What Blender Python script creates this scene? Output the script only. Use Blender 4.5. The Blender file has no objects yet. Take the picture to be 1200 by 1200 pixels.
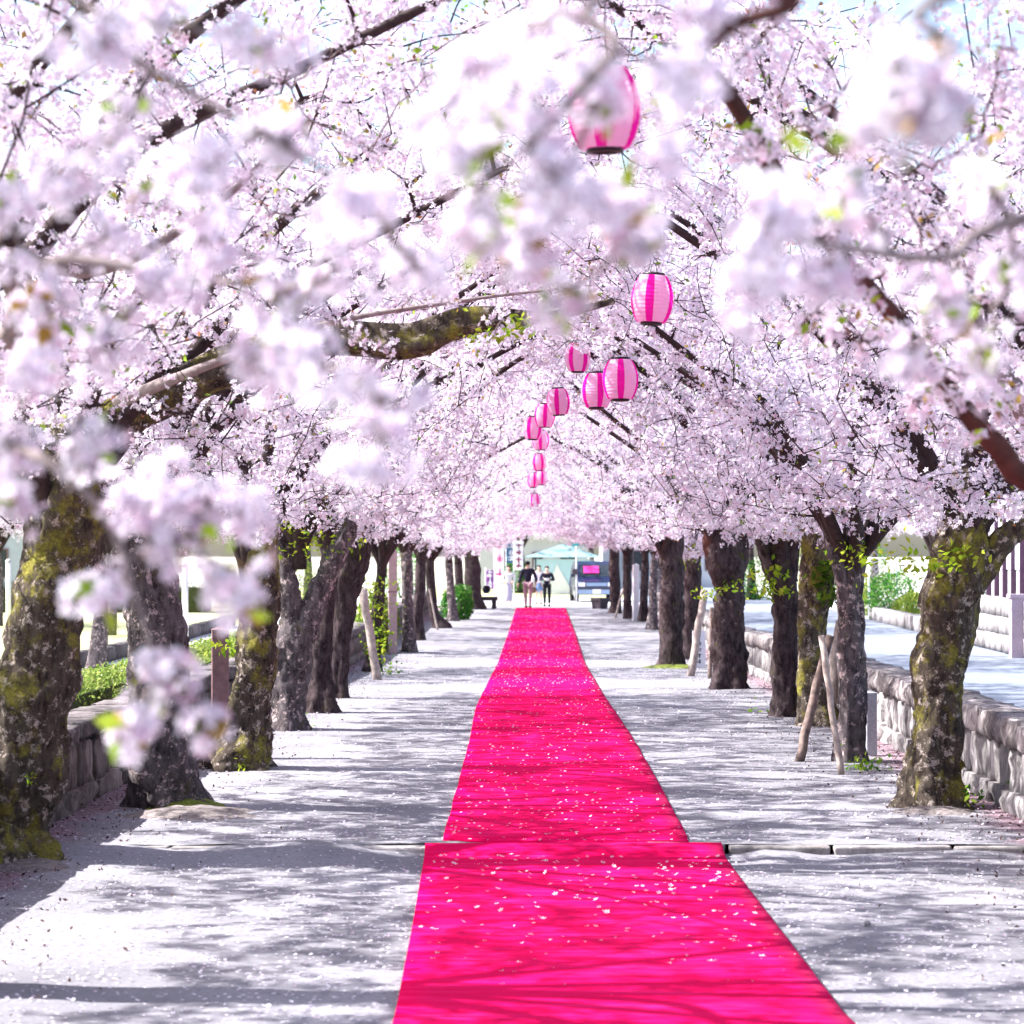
import bpy, bmesh, math, random
import numpy as np
from mathutils import Vector, Matrix, noise as mnoise

R = math.radians
sc = bpy.context.scene
COL = sc.collection

# ------------------------------------------------------------------ camera, world, sun, exposure
CAM_H = 2.1            # metres above the upper stretch of the path
F_PX, VX, VY = 3000.0, 634.0, 648.0     # measured on the 1200 px photograph
cam_d = bpy.data.cameras.new("camera")
cam = bpy.data.objects.new("camera", cam_d)
COL.objects.link(cam)
cam.location = (0, 0, CAM_H)
cam.rotation_euler = (R(90), 0, 0)
cam_d.sensor_fit = 'HORIZONTAL'
cam_d.sensor_width = 36
cam_d.lens = 90
cam_d.shift_x = -(VX - 600) / 1200
cam_d.shift_y = (VY - 600) / 1200
cam_d.clip_start = 0.05
cam_d.clip_end = 3000
cam_d.dof.use_dof = True
cam_d.dof.focus_distance = 24
cam_d.dof.aperture_fstop = 4.0
sc.camera = cam

SUN_EL, SUN_AZ = 46.0, 276.0      # azimuth the sun stands at, clockwise from +Y (the view direction)
world = bpy.data.worlds.new("World")
sc.world = world
world.use_nodes = True
wn = world.node_tree.nodes
sky = wn.new("ShaderNodeTexSky")
sky.sky_type = 'NISHITA'
sky.sun_disc = False
sky.sun_elevation = R(SUN_EL)
sky.sun_rotation = R(SUN_AZ)
sky.air_density = 1.0
sky.dust_density = 2.5
sky.ozone_density = 1.5
wn["Background"].inputs[1].default_value = 0.105
world.node_tree.links.new(sky.outputs[0], wn["Background"].inputs[0])
sun_d = bpy.data.lights.new("sun", 'SUN')
sun_d.energy = 5.0
sun_d.angle = R(0.5)
sun_d.color = (1.0, 0.975, 0.96)
sun = bpy.data.objects.new("sun", sun_d)
COL.objects.link(sun)
sdir = Vector((math.sin(R(SUN_AZ)) * math.cos(R(SUN_EL)), math.cos(R(SUN_AZ)) * math.cos(R(SUN_EL)), math.sin(R(SUN_EL))))
sun.rotation_euler = sdir.to_track_quat('Z', 'Y').to_euler()
sun.location = sdir * 60
sc.view_settings.view_transform = 'Standard'
sc.view_settings.look = 'None'
sc.view_settings.exposure = 1.88
sc.view_settings.gamma = 1.0
sc.view_settings.use_curve_mapping = False
sc.render.engine = 'CYCLES'
sc.cycles.use_denoising = True
sc.cycles.max_bounces = 10
sc.cycles.diffuse_bounces = 6
sc.cycles.transmission_bounces = 6
sc.cycles.caustics_reflective = False
sc.cycles.caustics_refractive = False

rng = np.random.default_rng(7)
random.seed(7)

# ------------------------------------------------------------------ ground profile and photo measurements
PROF = [(-60, -.12), (9, -.11), (14, -.09), (18.38, -.06), (18.42, 0.0), (30, .01), (38, -.02), (52, -.15), (70, -.05), (92, .09), (100, .1), (900, .1)]
STEP_D = 18.4
def gz(D):
    for (a, za), (b, zb) in zip(PROF, PROF[1:]):
        if D <= b:
            return za + (zb - za) * (D - a) / (b - a)
    return PROF[-1][1]
def depth_at(py):
    D = 6.0
    while D < 160:
        if VY + F_PX * (CAM_H - gz(D)) / D <= py:
            return D
        D += .05
    return D
def W(px, py, D):
    return Vector(((px - VX) / F_PX * D, D, CAM_H - (py - VY) / F_PX * D))
def on_ground(px, py):
    D = depth_at(py)
    return Vector(((px - VX) / F_PX * D, D, gz(D)))

# ------------------------------------------------------------------ object helpers
def link(o, parent=None):
    COL.objects.link(o)
    if parent is not None:
        o.parent = parent
    return o
def thing(name, label, cat, loc=(0, 0, 0), group=None, rz=0.0):
    o = bpy.data.objects.new(name, None)
    o.empty_display_size = .2
    o.location = loc
    o.rotation_euler = (0, 0, rz)
    o["label"] = label
    o["category"] = cat
    if group:
        o["group"] = group
    return link(o)
def tag(o, label, cat, group=None):
    o["label"] = label
    o["category"] = cat
    if group:
        o["group"] = group
    return o

class MB:
    """collects polygons; build() links them as one mesh object"""
    def __init__(s):
        s.v, s.f, s.m, s.sm = [], [], [], []
    def add(s, vs, fs, mi=0, smooth=False):
        o = len(s.v)
        s.v.extend([tuple(p) for p in vs])
        for f in fs:
            s.f.append(tuple(i + o for i in f))
            s.m.append(mi)
            s.sm.append(smooth)
        return s
    def box(s, c, d, rz=0.0, mi=0, jit=0.0):
        cx, cy, cz = c
        hx, hy, hz = d[0] / 2, d[1] / 2, d[2] / 2
        ca, sa = math.cos(rz), math.sin(rz)
        vs = []
        for x, y, z in ((-1, -1, -1), (1, -1, -1), (1, 1, -1), (-1, 1, -1), (-1, -1, 1), (1, -1, 1), (1, 1, 1), (-1, 1, 1)):
            X, Y, Z = x * hx + random.uniform(-jit, jit), y * hy + random.uniform(-jit, jit), z * hz + random.uniform(-jit, jit)
            vs.append((cx + X * ca - Y * sa, cy + X * sa + Y * ca, cz + Z))
        return s.add(vs, [(0, 3, 2, 1), (4, 5, 6, 7), (0, 1, 5, 4), (1, 2, 6, 5), (2, 3, 7, 6), (3, 0, 4, 7)], mi)
    def tube(s, pts, rad, n=8, cap=True, mi=0, fn=None, smooth=True):
        pts = [Vector(p) for p in pts]
        k = len(pts)
        if not hasattr(rad, '__len__'):
            rad = [rad] * k
        vs, fs = [], []
        t0 = (pts[1] - pts[0]).normalized()
        u = t0.orthogonal().normalized()
        for i, p in enumerate(pts):
            t = (pts[min(i + 1, k - 1)] - pts[max(i - 1, 0)]).normalized()
            u = (u - t * u.dot(t)).normalized()
            w = t.cross(u)
            for j in range(n):
                a = 2 * math.pi * j / n
                r = rad[i]
                if fn:
                    r *= fn(p, a, i)
                vs.append(p + (u * math.cos(a) + w * math.sin(a)) * r)
        for i in range(k - 1):
            for j in range(n):
                a, b = i * n + j, i * n + (j + 1) % n
                fs.append((a, b, b + n, a + n))
        if cap:
            fs.append(tuple(range(n - 1, -1, -1)))
            fs.append(tuple(range((k - 1) * n, k * n)))
        return s.add(vs, fs, mi, smooth)
    def lathe(s, prof, c=(0, 0, 0), n=16, mi=0, mfn=None, smooth=True):
        vs, k = [], len(prof)
        for r, z in prof:
            for j in range(n):
                a = 2 * math.pi * j / n
                vs.append((c[0] + r * math.cos(a), c[1] + r * math.sin(a), c[2] + z))
        o = len(s.v)
        s.v.extend(vs)
        for i in range(k - 1):
            for j in range(n):
                a, b = i * n + j, i * n + (j + 1) % n
                s.f.append((o + a, o + b, o + b + n, o + a + n))
                s.m.append(mfn(j) if mfn else mi)
                s.sm.append(smooth)
        return s
    def mesh(s, name, mats, origin=(0, 0, 0)):
        me = bpy.data.meshes.new(name)
        ox, oy, oz = origin
        me.from_pydata([(x - ox, y - oy, z - oz) for x, y, z in s.v], [], s.f)
        for m in (mats if isinstance(mats, (list, tuple)) else [mats]):
            me.materials.append(m)
        me.polygons.foreach_set("material_index", s.m)
        me.polygons.foreach_set("use_smooth", s.sm)
        me.update()
        return me
    def build(s, name, mats, parent=None, origin=None):
        """vertices are in world space when origin is given (the parent's location is taken off)"""
        if origin is None:
            origin = (0, 0, 0)
        return link(bpy.data.objects.new(name, s.mesh(name, mats, origin)), parent)

def np_mesh(name, V, Q, mats, tint=None, nper=4):
    """mesh from numpy arrays: V (n,3), Q (m,nper) faces"""
    me = bpy.data.meshes.new(name)
    V = np.ascontiguousarray(V, dtype=np.float32)
    Q = np.ascontiguousarray(Q, dtype=np.int32)
    me.vertices.add(len(V))
    me.vertices.foreach_set("co", V.ravel())
    me.loops.add(Q.size)
    me.loops.foreach_set("vertex_index", Q.ravel())
    me.polygons.add(len(Q))
    me.polygons.foreach_set("loop_start", np.arange(0, Q.size, nper, dtype=np.int32))
    me.polygons.foreach_set("loop_total", np.full(len(Q), nper, dtype=np.int32))
    if tint is not None:
        at = me.attributes.new("tint", 'FLOAT_COLOR', 'POINT')
        c = np.ones((len(V), 4), dtype=np.float32)
        c[:, :3] = tint
        at.data.foreach_set("color", c.ravel())
    for m in (mats if isinstance(mats, (list, tuple)) else [mats]):
        me.materials.append(m)
    me.update(calc_edges=True)
    return me

def catmull(P, per=6):
    """P: list of tuples (any length); returns a smooth denser list"""
    P = [np.array(p, dtype=float) for p in P]
    P = [2 * P[0] - P[1]] + P + [2 * P[-1] - P[-2]]
    out = []
    for i in range(1, len(P) - 2):
        for k in range(per):
            t = k / per
            a, b, c, d = P[i - 1], P[i], P[i + 1], P[i + 2]
            out.append(.5 * ((2 * b) + (c - a) * t + (2 * a - 5 * b + 4 * c - d) * t * t + (3 * b - a - 3 * c + d) * t ** 3))
    out.append(P[-2])
    return out

# ------------------------------------------------------------------ materials
def new_mat(name):
    m = bpy.data.materials.new(name)
    m.use_nodes = True
    nt = m.node_tree
    b = nt.nodes["Principled BSDF"]
    b.inputs["Specular IOR Level"].default_value = .25
    b.inputs["Roughness"].default_value = .85
    return m, nt, b
def N(nt, kind, **kw):
    n = nt.nodes.new(kind)
    for k, v in kw.items():
        if hasattr(n, k):
            setattr(n, k, v)
        else:
            n.inputs[k.replace('_', ' ')].default_value = v
    return n
def ramp(nt, src, stops):
    r = nt.nodes.new("ShaderNodeValToRGB")
    el = r.color_ramp.elements
    el[0].position, el[0].color = stops[0][0], (*stops[0][1], 1)
    el[1].position, el[1].color = stops[1][0], (*stops[1][1], 1)
    for p, c in stops[2:]:
        e = el.new(p)
        e.color = (*c, 1)
    nt.links.new(src, r.inputs[0])
    return r.outputs[0]
def mix(nt, fac, a, b):
    n = nt.nodes.new("ShaderNodeMix")
    n.data_type = 'RGBA'
    for s, v in ((n.inputs[0], fac), (n.inputs[6], a), (n.inputs[7], b)):
        if hasattr(v, 'is_linked'):
            nt.links.new(v, s)
        elif isinstance(v, tuple):
            s.default_value = (*v, 1)
        else:
            s.default_value = v
    return n.outputs[2]
def coords(nt, scale=(1, 1, 1), which="Object"):
    tc = nt.nodes.new("ShaderNodeTexCoord")
    mp = nt.nodes.new("ShaderNodeMapping")
    mp.inputs["Scale"].default_value = scale
    nt.links.new(tc.outputs[which], mp.inputs[0])
    return mp.outputs[0]
def noise_tex(nt, co, scale, detail=4, rough=.6):
    n = N(nt, "ShaderNodeTexNoise", Scale=scale, Detail=detail, Roughness=rough)
    nt.links.new(co, n.inputs["Vector"])
    return n.outputs[0]
def bump(nt, b, h, strength, dist=.02):
    n = N(nt, "ShaderNodeBump", Strength=strength, Distance=dist)
    nt.links.new(h, n.inputs["Height"])
    nt.links.new(n.outputs[0], b.inputs["Normal"])
def plain(name, col, rough=.7, var=.12, scale=8, spec=.25, bumps=0.0):
    m, nt, b = new_mat(name)
    co = coords(nt)
    n = noise_tex(nt, co, scale, 5)
    lo = tuple(max(0, c * (1 - var)) for c in col)
    hi = tuple(min(1, c * (1 + var)) for c in col)
    nt.links.new(ramp(nt, n, [(.3, lo), (.7, hi)]), b.inputs["Base Color"])
    b.inputs["Roughness"].default_value = rough
    b.inputs["Specular IOR Level"].default_value = spec
    if bumps:
        bump(nt, b, n, bumps)
    return m
def leafy(name, attr=True, col=(.1, .2, .03), trans=.45):
    m = bpy.data.materials.new(name)
    m.use_nodes = True
    nt = m.node_tree
    nt.nodes.remove(nt.nodes["Principled BSDF"])
    out = nt.nodes["Material Output"]
    d, t, mx = nt.nodes.new("ShaderNodeBsdfDiffuse"), nt.nodes.new("ShaderNodeBsdfTranslucent"), nt.nodes.new("ShaderNodeMixShader")
    mx.inputs[0].default_value = trans
    if attr:
        a = nt.nodes.new("ShaderNodeAttribute")
        a.attribute_name = "tint"
        for s in (d, t):
            nt.links.new(a.outputs[0], s.inputs[0])
    else:
        d.inputs[0].default_value = t.inputs[0].default_value = (*col, 1)
    nt.links.new(d.outputs[0], mx.inputs[1])
    nt.links.new(t.outputs[0], mx.inputs[2])
    nt.links.new(mx.outputs[0], out.inputs[0])
    return m

def bark(name, dark, mid, lichen, moss, moss_amt, lich_amt):
    m, nt, b = new_mat(name)
    co = coords(nt, which="Object")
    cz = coords(nt, (1, 1, .35))
    plates = noise_tex(nt, cz, 16, 8, .7)
    base = ramp(nt, plates, [(.34, dark), (.62, mid)])
    bands = noise_tex(nt, coords(nt, (3.2, 3.2, 9)), 3.6, 8, .75)     # the cross bands of cherry bark
    base = mix(nt, ramp(nt, bands, [(.52, (0, 0, 0)), (.72, (.3, .3, .3))]), base, tuple(x * 1.6 for x in mid))
    l = noise_tex(nt, co, 11, 9, .8)
    lm = ramp(nt, l, [(.63 - lich_amt, (0, 0, 0)), (.67 - lich_amt, (1, 1, 1))])
    c = mix(nt, lm, base, lichen)
    g = noise_tex(nt, coords(nt, (1.1, 1, .8)), 3.4, 7, .7)
    gm = ramp(nt, g, [(.66 - moss_amt, (0, 0, 0)), (.76 - moss_amt, (1, 1, 1))])
    sp = noise_tex(nt, co, 55, 3, .6)
    mossc = ramp(nt, sp, [(.35, tuple(x * .45 for x in moss)), (.65, moss)])
    c = mix(nt, gm, c, mossc)
    nt.links.new(c, b.inputs["Base Color"])
    b.inputs["Roughness"].default_value = .95
    b.inputs["Specular IOR Level"].default_value = .1
    bump(nt, b, noise_tex(nt, cz, 26, 10, .8), 1.0, .035)
    return m
BARK = [
    bark("bark_mossy", (.014, .009, .009), (.115, .092, .072), (.46, .385, .34), (.27, .24, .05), .15, .085),
    bark("bark_dark", (.010, .006, .008), (.085, .062, .066), (.36, .36, .33), (.09, .095, .02), .06, .01),
    bark("bark_grey", (.02, .015, .018), (.155, .132, .138), (.5, .395, .39), (.15, .14, .03), .07, .08),
]
M_BRANCH = plain("branch_bark", (.035, .022, .022), .9, .5, 20)
M_TWIG = plain("pale_twig_bark", (.20, .16, .16), .85, .3, 20)
M_REDBARK = plain("red_brown_bark", (.06, .022, .018), .85, .7, 9)
M_PETAL = leafy("blossom_petal", True, trans=.36)
M_LEAF = leafy("young_leaf", True, trans=.5)

# path: pale trodden sand with fallen petals, darker litter along the walls
def path_mat():
    m, nt, b = new_mat("sandy_path")
    co = coords(nt)
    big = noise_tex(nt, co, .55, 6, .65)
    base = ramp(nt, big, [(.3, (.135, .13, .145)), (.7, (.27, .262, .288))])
    grit = noise_tex(nt, co, 30, 6, .85)
    base = mix(nt, ramp(nt, grit, [(.34, (.85, .85, .85)), (.50, (0, 0, 0))]), base, (.075, .065, .078))
    vo = N(nt, "ShaderNodeTexVoronoi", Scale=14.0, Randomness=1.0)
    nt.links.new(co, vo.inputs["Vector"])
    petal = ramp(nt, vo.outputs["Distance"], [(.10, (1, 1, 1)), (.14, (0, 0, 0))])
    base = mix(nt, petal, base, (.70, .62, .68))
    deb = N(nt, "ShaderNodeTexVoronoi", Scale=5.5)
    nt.links.new(co, deb.inputs["Vector"])
    base = mix(nt, ramp(nt, deb.outputs["Distance"], [(.05, (1, 1, 1)), (.085, (0, 0, 0))]), base, (.05, .033, .035))
    # leaf litter gathered along the two walls
    sep = nt.nodes.new("ShaderNodeSeparateXYZ")
    nt.links.new(co, sep.inputs[0])
    ab = N(nt, "ShaderNodeMath", operation='ABSOLUTE')
    nt.links.new(sep.outputs[0], ab.inputs[0])
    wob = noise_tex(nt, co, 1.6, 4)
    sm = N(nt, "ShaderNodeMath", operation='MULTIPLY_ADD')
    nt.links.new(wob, sm.inputs[0])
    sm.inputs[1].default_value = .9
    nt.links.new(ab.outputs[0], sm.inputs[2])
    edge = N(nt, "ShaderNodeMapRange")
    nt.links.new(sm.outputs[0], edge.inputs[0])
    edge.inputs[1].default_value, edge.inputs[2].default_value = 3.85, 4.05
    lit = noise_tex(nt, co, 30, 5, .8)
    litter = ramp(nt, lit, [(.35, (.06, .035, .045)), (.55, (.24, .16, .19)), (.68, (.6, .48, .54))])
    base = mix(nt, edge.outputs[0], base, litter)
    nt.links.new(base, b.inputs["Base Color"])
    bump(nt, b, grit, .5, .012)
    b.inputs["Roughness"].default_value = .95
    return m
M_PATH = path_mat()
M_CARPET = None
def carpet_mat():
    m, nt, b = new_mat("magenta_felt")
    co = coords(nt)
    n = noise_tex(nt, co, 260, 3, .7)
    w = noise_tex(nt, coords(nt, (.6, 2.2, 1)), 1.3, 4)
    c = ramp(nt, w, [(.3, (.60, .0008, .055)), (.7, (.70, .0015, .075))])
    c = mix(nt, ramp(nt, n, [(.35, (.5, .5, .5)), (.6, (0, 0, 0))]), c, (.52, .001, .065))
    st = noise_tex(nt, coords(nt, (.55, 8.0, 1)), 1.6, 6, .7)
    c = mix(nt, ramp(nt, st, [(.50, (0, 0, 0)), (.72, (.55, .55, .55))]), c, (.80, .03, .22))  # paler crosswise streaks: sun dapples painted into the felt colour
    nt.links.new(c, b.inputs["Base Color"])
    b.inputs["Sheen Weight"].default_value = .04
    b.inputs["Sheen Tint"].default_value = (1, .35, .75, 1)
    b.inputs["Roughness"].default_value = 1
    b.inputs["Specular IOR Level"].default_value = 0
    bump(nt, b, n, .25, .004)
    return m
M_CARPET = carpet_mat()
def stone_mat(name, a, bb, c, streak=1.0):
    m, nt, b = new_mat(name)
    co = coords(nt, (1, 1, .5))
    n1 = noise_tex(nt, co, 7, 8, .7)
    col = ramp(nt, n1, [(.32, a), (.5, bb), (.68, c)])
    n2 = noise_tex(nt, coords(nt, (1, 1, .16)), 18, 6, .7)
    col = mix(nt, ramp(nt, n2, [(.36, (.75 * streak,) * 3), (.5, (0, 0, 0))]), col, (.05, .045, .05))
    inf = nt.nodes.new("ShaderNodeObjectInfo")
    hs = nt.nodes.new("ShaderNodeHueSaturation")
    mr = N(nt, "ShaderNodeMapRange")
    nt.links.new(inf.outputs["Random"], mr.inputs[0])
    mr.inputs[3].default_value, mr.inputs[4].default_value = .55, 1.3
    nt.links.new(mr.outputs[0], hs.inputs["Value"])
    nt.links.new(col, hs.inputs["Color"])
    nt.links.new(hs.outputs[0], b.inputs["Base Color"])
    bump(nt, b, noise_tex(nt, co, 22, 9, .75), .9, .03)
    return m
M_STONE_R = stone_mat("pale_wall_stone", (.16, .14, .15), (.36, .33, .33), (.52, .49, .48), .8)
M_STONE_L = stone_mat("brown_wall_stone", (.09, .065, .06), (.2, .155, .14), (.32, .27, .25), .8)
M_CAP_R = stone_mat("rounded_cap_stone", (.14, .11, .12), (.33, .29, .29), (.5, .45, .45), 1.0)
M_CAP_L = stone_mat("dark_cap_stone", (.05, .04, .045), (.13, .11, .11), (.3, .27, .27), 1.0)
M_KERB = stone_mat("kerb_stone_grey", (.2, .18, .17), (.36, .33, .32), (.5, .47, .45), .3)
M_ROAD = plain("grey_road", (.17, .19, .235), .8, .15, 3, bumps=.2)
M_GRAVEL = plain("white_gravel", (.62, .60, .60), .95, .15, 30, bumps=.4)
def lawn_mat():
    m, nt, b = new_mat("lawn")
    co = coords(nt)
    n = noise_tex(nt, co, .8, 6, .7)
    f = noise_tex(nt, co, 24, 5, .8)
    c = mix(nt, f, ramp(nt, n, [(.35, (.17, .20, .06)), (.65, (.34, .34, .15))]), (.44, .44, .26))
    c = mix(nt, ramp(nt, f, [(.6, (0, 0, 0)), (.7, (.7, .7, .7))]), c, (.68, .6, .6))
    nt.links.new(c, b.inputs["Base Color"])
    bump(nt, b, f, .8, .04)
    return m
M_LAWN = lawn_mat()
M_FIELD = plain("far_ground", (.34, .33, .27), .95, .2, .4)
M_WOODPOST = plain("brown_post_paint", (.20, .115, .12), .6, .25, 14)
M_POLE = plain("weathered_pole", (.34, .28, .25), .9, .35, 14, bumps=.5)
M_DARKPOLE = plain("old_stake_wood", (.17, .125, .11), .9, .5, 14, bumps=.6)
M_WHITEPAINT = plain("white_paint", (.78, .78, .80), .5, .05, 10)
M_GREYSTONE = plain("grey_granite", (.36, .36, .40), .7, .25, 60)
M_BLACK = plain("black_lacquer", (.012, .010, .012), .4, .2, 20)
M_WIRE = plain("black_cable", (.02, .02, .022), .6, .1, 10)
M_SOIL = plain("bare_soil", (.17, .145, .14), .95, .55, 22, bumps=.9)
M_MOSS = plain("ground_moss", (.14, .17, .025), .95, .5, 30, bumps=.8)
M_DARKSTONE = plain("dark_granite", (.045, .035, .045), .6, .35, 20)
M_METAL = plain("galvanised_metal", (.45, .46, .48), .4, .1, 10, .5)
M_GLASS = plain("dark_glass", (.03, .04, .05), .1, .2, 4, .6)

# ------------------------------------------------------------------ setting: ground, path, road
def strip(name, x0, x1, d0, d1, mat, dz=0.0, nx=2, step=None, rough=0.0, clip=None):
    ds = [d0]
    while ds[-1] < d1 - 1e-6:
        s = step if step else 2.0
        nxt = min(d1, ds[-1] + s)
        if step is None:
            for p, _ in PROF:
                if ds[-1] + 1e-6 < p < nxt:
                    nxt = p
                    break
        ds.append(nxt)
    xs = [x0 + (x1 - x0) * i / nx for i in range(nx + 1)]
    vs, fs = [], []
    for d in ds:
        for x in xs:
            h = 0.0
            if rough and d0 < 0:       # sand swept up against the step hides much of it
                near = math.exp(-((d1 - d) / .5) ** 2)
                h += near * max(0, .038 + .05 * mnoise.noise(Vector((x * 1.1 + 3.3, 4, 1))) + .02 * mnoise.noise(Vector((x * 5, 8, 1))) + (.034 if x < -1.25 else (-.022 if x > 1.9 else 0))) * (0 if -1.0 < x < 1.45 else 1)
            if rough:
                h += rough * (mnoise.noise(Vector((x * 1.7, d * 1.7, 0))) + .5 * mnoise.noise(Vector((x * 6, d * 6, 3))))
            vs.append((x, d, gz(d) + dz + h))
    k = nx + 1
    for i in range(len(ds) - 1):
        for j in range(nx):
            fs.append((i * k + j, i * k + j + 1, (i + 1) * k + j + 1, (i + 1) * k + j))
    mb = MB()
    mb.add(vs, fs, 0, True)
    o = mb.build(name, mat)
    o["kind"] = "structure"
    return o
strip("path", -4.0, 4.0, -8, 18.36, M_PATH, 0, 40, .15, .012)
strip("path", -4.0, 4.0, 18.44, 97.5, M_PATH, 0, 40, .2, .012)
strip("lawn", -60, -9.0, -20, 150, M_LAWN, -.02, 4)
strip("gravel_walk", -9.0, -6.2, -20, 150, M_GRAVEL, -.02, 2)
strip("lawn", -6.2, -4.0, -20, 97.5, M_LAWN, -.02, 2)
strip("road", 4.0, 10.4, -20, 150, M_ROAD, -.02, 4)
strip("yard", 10.4, 60, -20, 150, M_GRAVEL, -.015, 2)
strip("cross_road", -6.2, 4.0, 97.5, 113, M_GRAVEL, 0.004, 2)
strip("grass_verge", -6.2, 4.0, 113, 150, M_LAWN, -.004, 2)
gb = MB()
gb.add([(-900, -60, -.4), (900, -60, -.4), (900, 1500, -.4), (-900, 1500, -.4)], [(0, 1, 2, 3)])
go = gb.build("ground", M_FIELD)
go["kind"] = "structure"

# step edge: a row of kerb stones across the path, part of the setting
kerb = MB().box((0, STEP_D, -.16), (8.0, .07, .14)).build("kerb", M_KERB)
kerb["kind"] = "structure"
x = -4.0
while x < 3.95:
    l = min(random.uniform(.5, 1.1), 4.0 - x)
    k = MB()
    k.box((x + l / 2, STEP_D + random.uniform(-.02, .01), -.047 + random.uniform(-.014, .008)), (l - .03, .16, .1), random.uniform(-.015, .015), 0, .008)
    ko = k.build("kerb_stone", M_KERB, kerb)
    x += l
for o in [kerb] + list(kerb.children):
    bv = o.modifiers.new("bevel", 'BEVEL')
    bv.width = .012
    bv.segments = 2

# ------------------------------------------------------------------ blossom and leaf generators
def unit(v):
    return v / (np.linalg.norm(v, axis=-1, keepdims=True) + 1e-9)
PINKS = np.array([[.835, .835, .91], [.84, .82, .905], [.84, .77, .87], [.86, .87, .93], [.82, .61, .74]])
def flower_arrays(C, Nn, size, pink=0.0):
    """five petalled flowers at C facing Nn; returns V, Q, tint"""
    n = len(C)
    a = rng.normal(size=(n, 3))
    U = unit(np.cross(Nn, a))
    Wv = np.cross(Nn, U)
    loc = [(0, 0, 0)]
    for i in range(5):
        t = 2 * math.pi * i / 5
        for da, r, z in ((-.50, .66, .16), (0.0, 1.0, .30), (.50, .66, .16)):
            loc.append((r * math.cos(t + da), r * math.sin(t + da), z))
    L = np.array(loc)
    V = C[:, None, :] + size[:, None, None] * (L[None, :, 0:1] * U[:, None, :] + L[None, :, 1:2] * Wv[:, None, :] + L[None, :, 2:3] * Nn[:, None, :])
    q = np.array([[0, 1 + 3 * i, 2 + 3 * i, 3 + 3 * i] for i in range(5)])
    Q = (q[None] + (np.arange(n) * 16)[:, None, None]).reshape(-1, 4)
    p = np.array([.34, .28, .16, .16, .06 + pink])
    idx = rng.choice(5, size=n, p=p / p.sum())
    col = PINKS[idx] * rng.uniform(.93, 1.0, (n, 1))
    T = np.repeat(col[:, None, :], 16, axis=1)
    T[:, 0, :] = np.array([.60, .44, .56])
    return V.reshape(-1, 3), Q, T.reshape(-1, 3)
def leaf_arrays(C, size, cols=((.22, .34, .03), (.34, .40, .05), (.12, .26, .03))):
    n = len(C)
    Nn = unit(rng.normal(size=(n, 3)) + np.array([0, 0, .6]))
    U = unit(np.cross(Nn, rng.normal(size=(n, 3))))
    Wv = np.cross(Nn, U)
    L = np.array([(-.1, 0, 0), (.45, .28, .10), (1.0, 0, -.05), (.45, -.28, .10)])
    V = C[:, None, :] + size[:, None, None] * (L[None, :, 0:1] * U[:, None, :] + L[None, :, 1:2] * Wv[:, None, :] + L[None, :, 2:3] * Nn[:, None, :])
    Q = np.arange(n * 4).reshape(-1, 4)
    cc = np.array(cols)[rng.integers(0, len(cols), n)] * rng.uniform(.8, 1.15, (n, 1))
    return V.reshape(-1, 3), Q, np.repeat(cc, 4, axis=0)
def cluster_flowers(CC, per=6, rad=.042, fs=.019, pink=0.0):
    """pompoms of flowers round the cluster centres CC"""
    n = len(CC)
    k = rng.integers(max(2, per - 2), per + 3, n)
    rep = np.repeat(np.arange(n), k)
    d = unit(rng.normal(size=(len(rep), 3)))
    C = CC[rep] + d * (rad * rng.uniform(.55, 1.15, (len(rep), 1)))
    Nn = unit(d + rng.normal(size=d.shape) * .35)
    return flower_arrays(C, Nn, fs * rng.uniform(.85, 1.2, len(rep)), pink)

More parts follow.
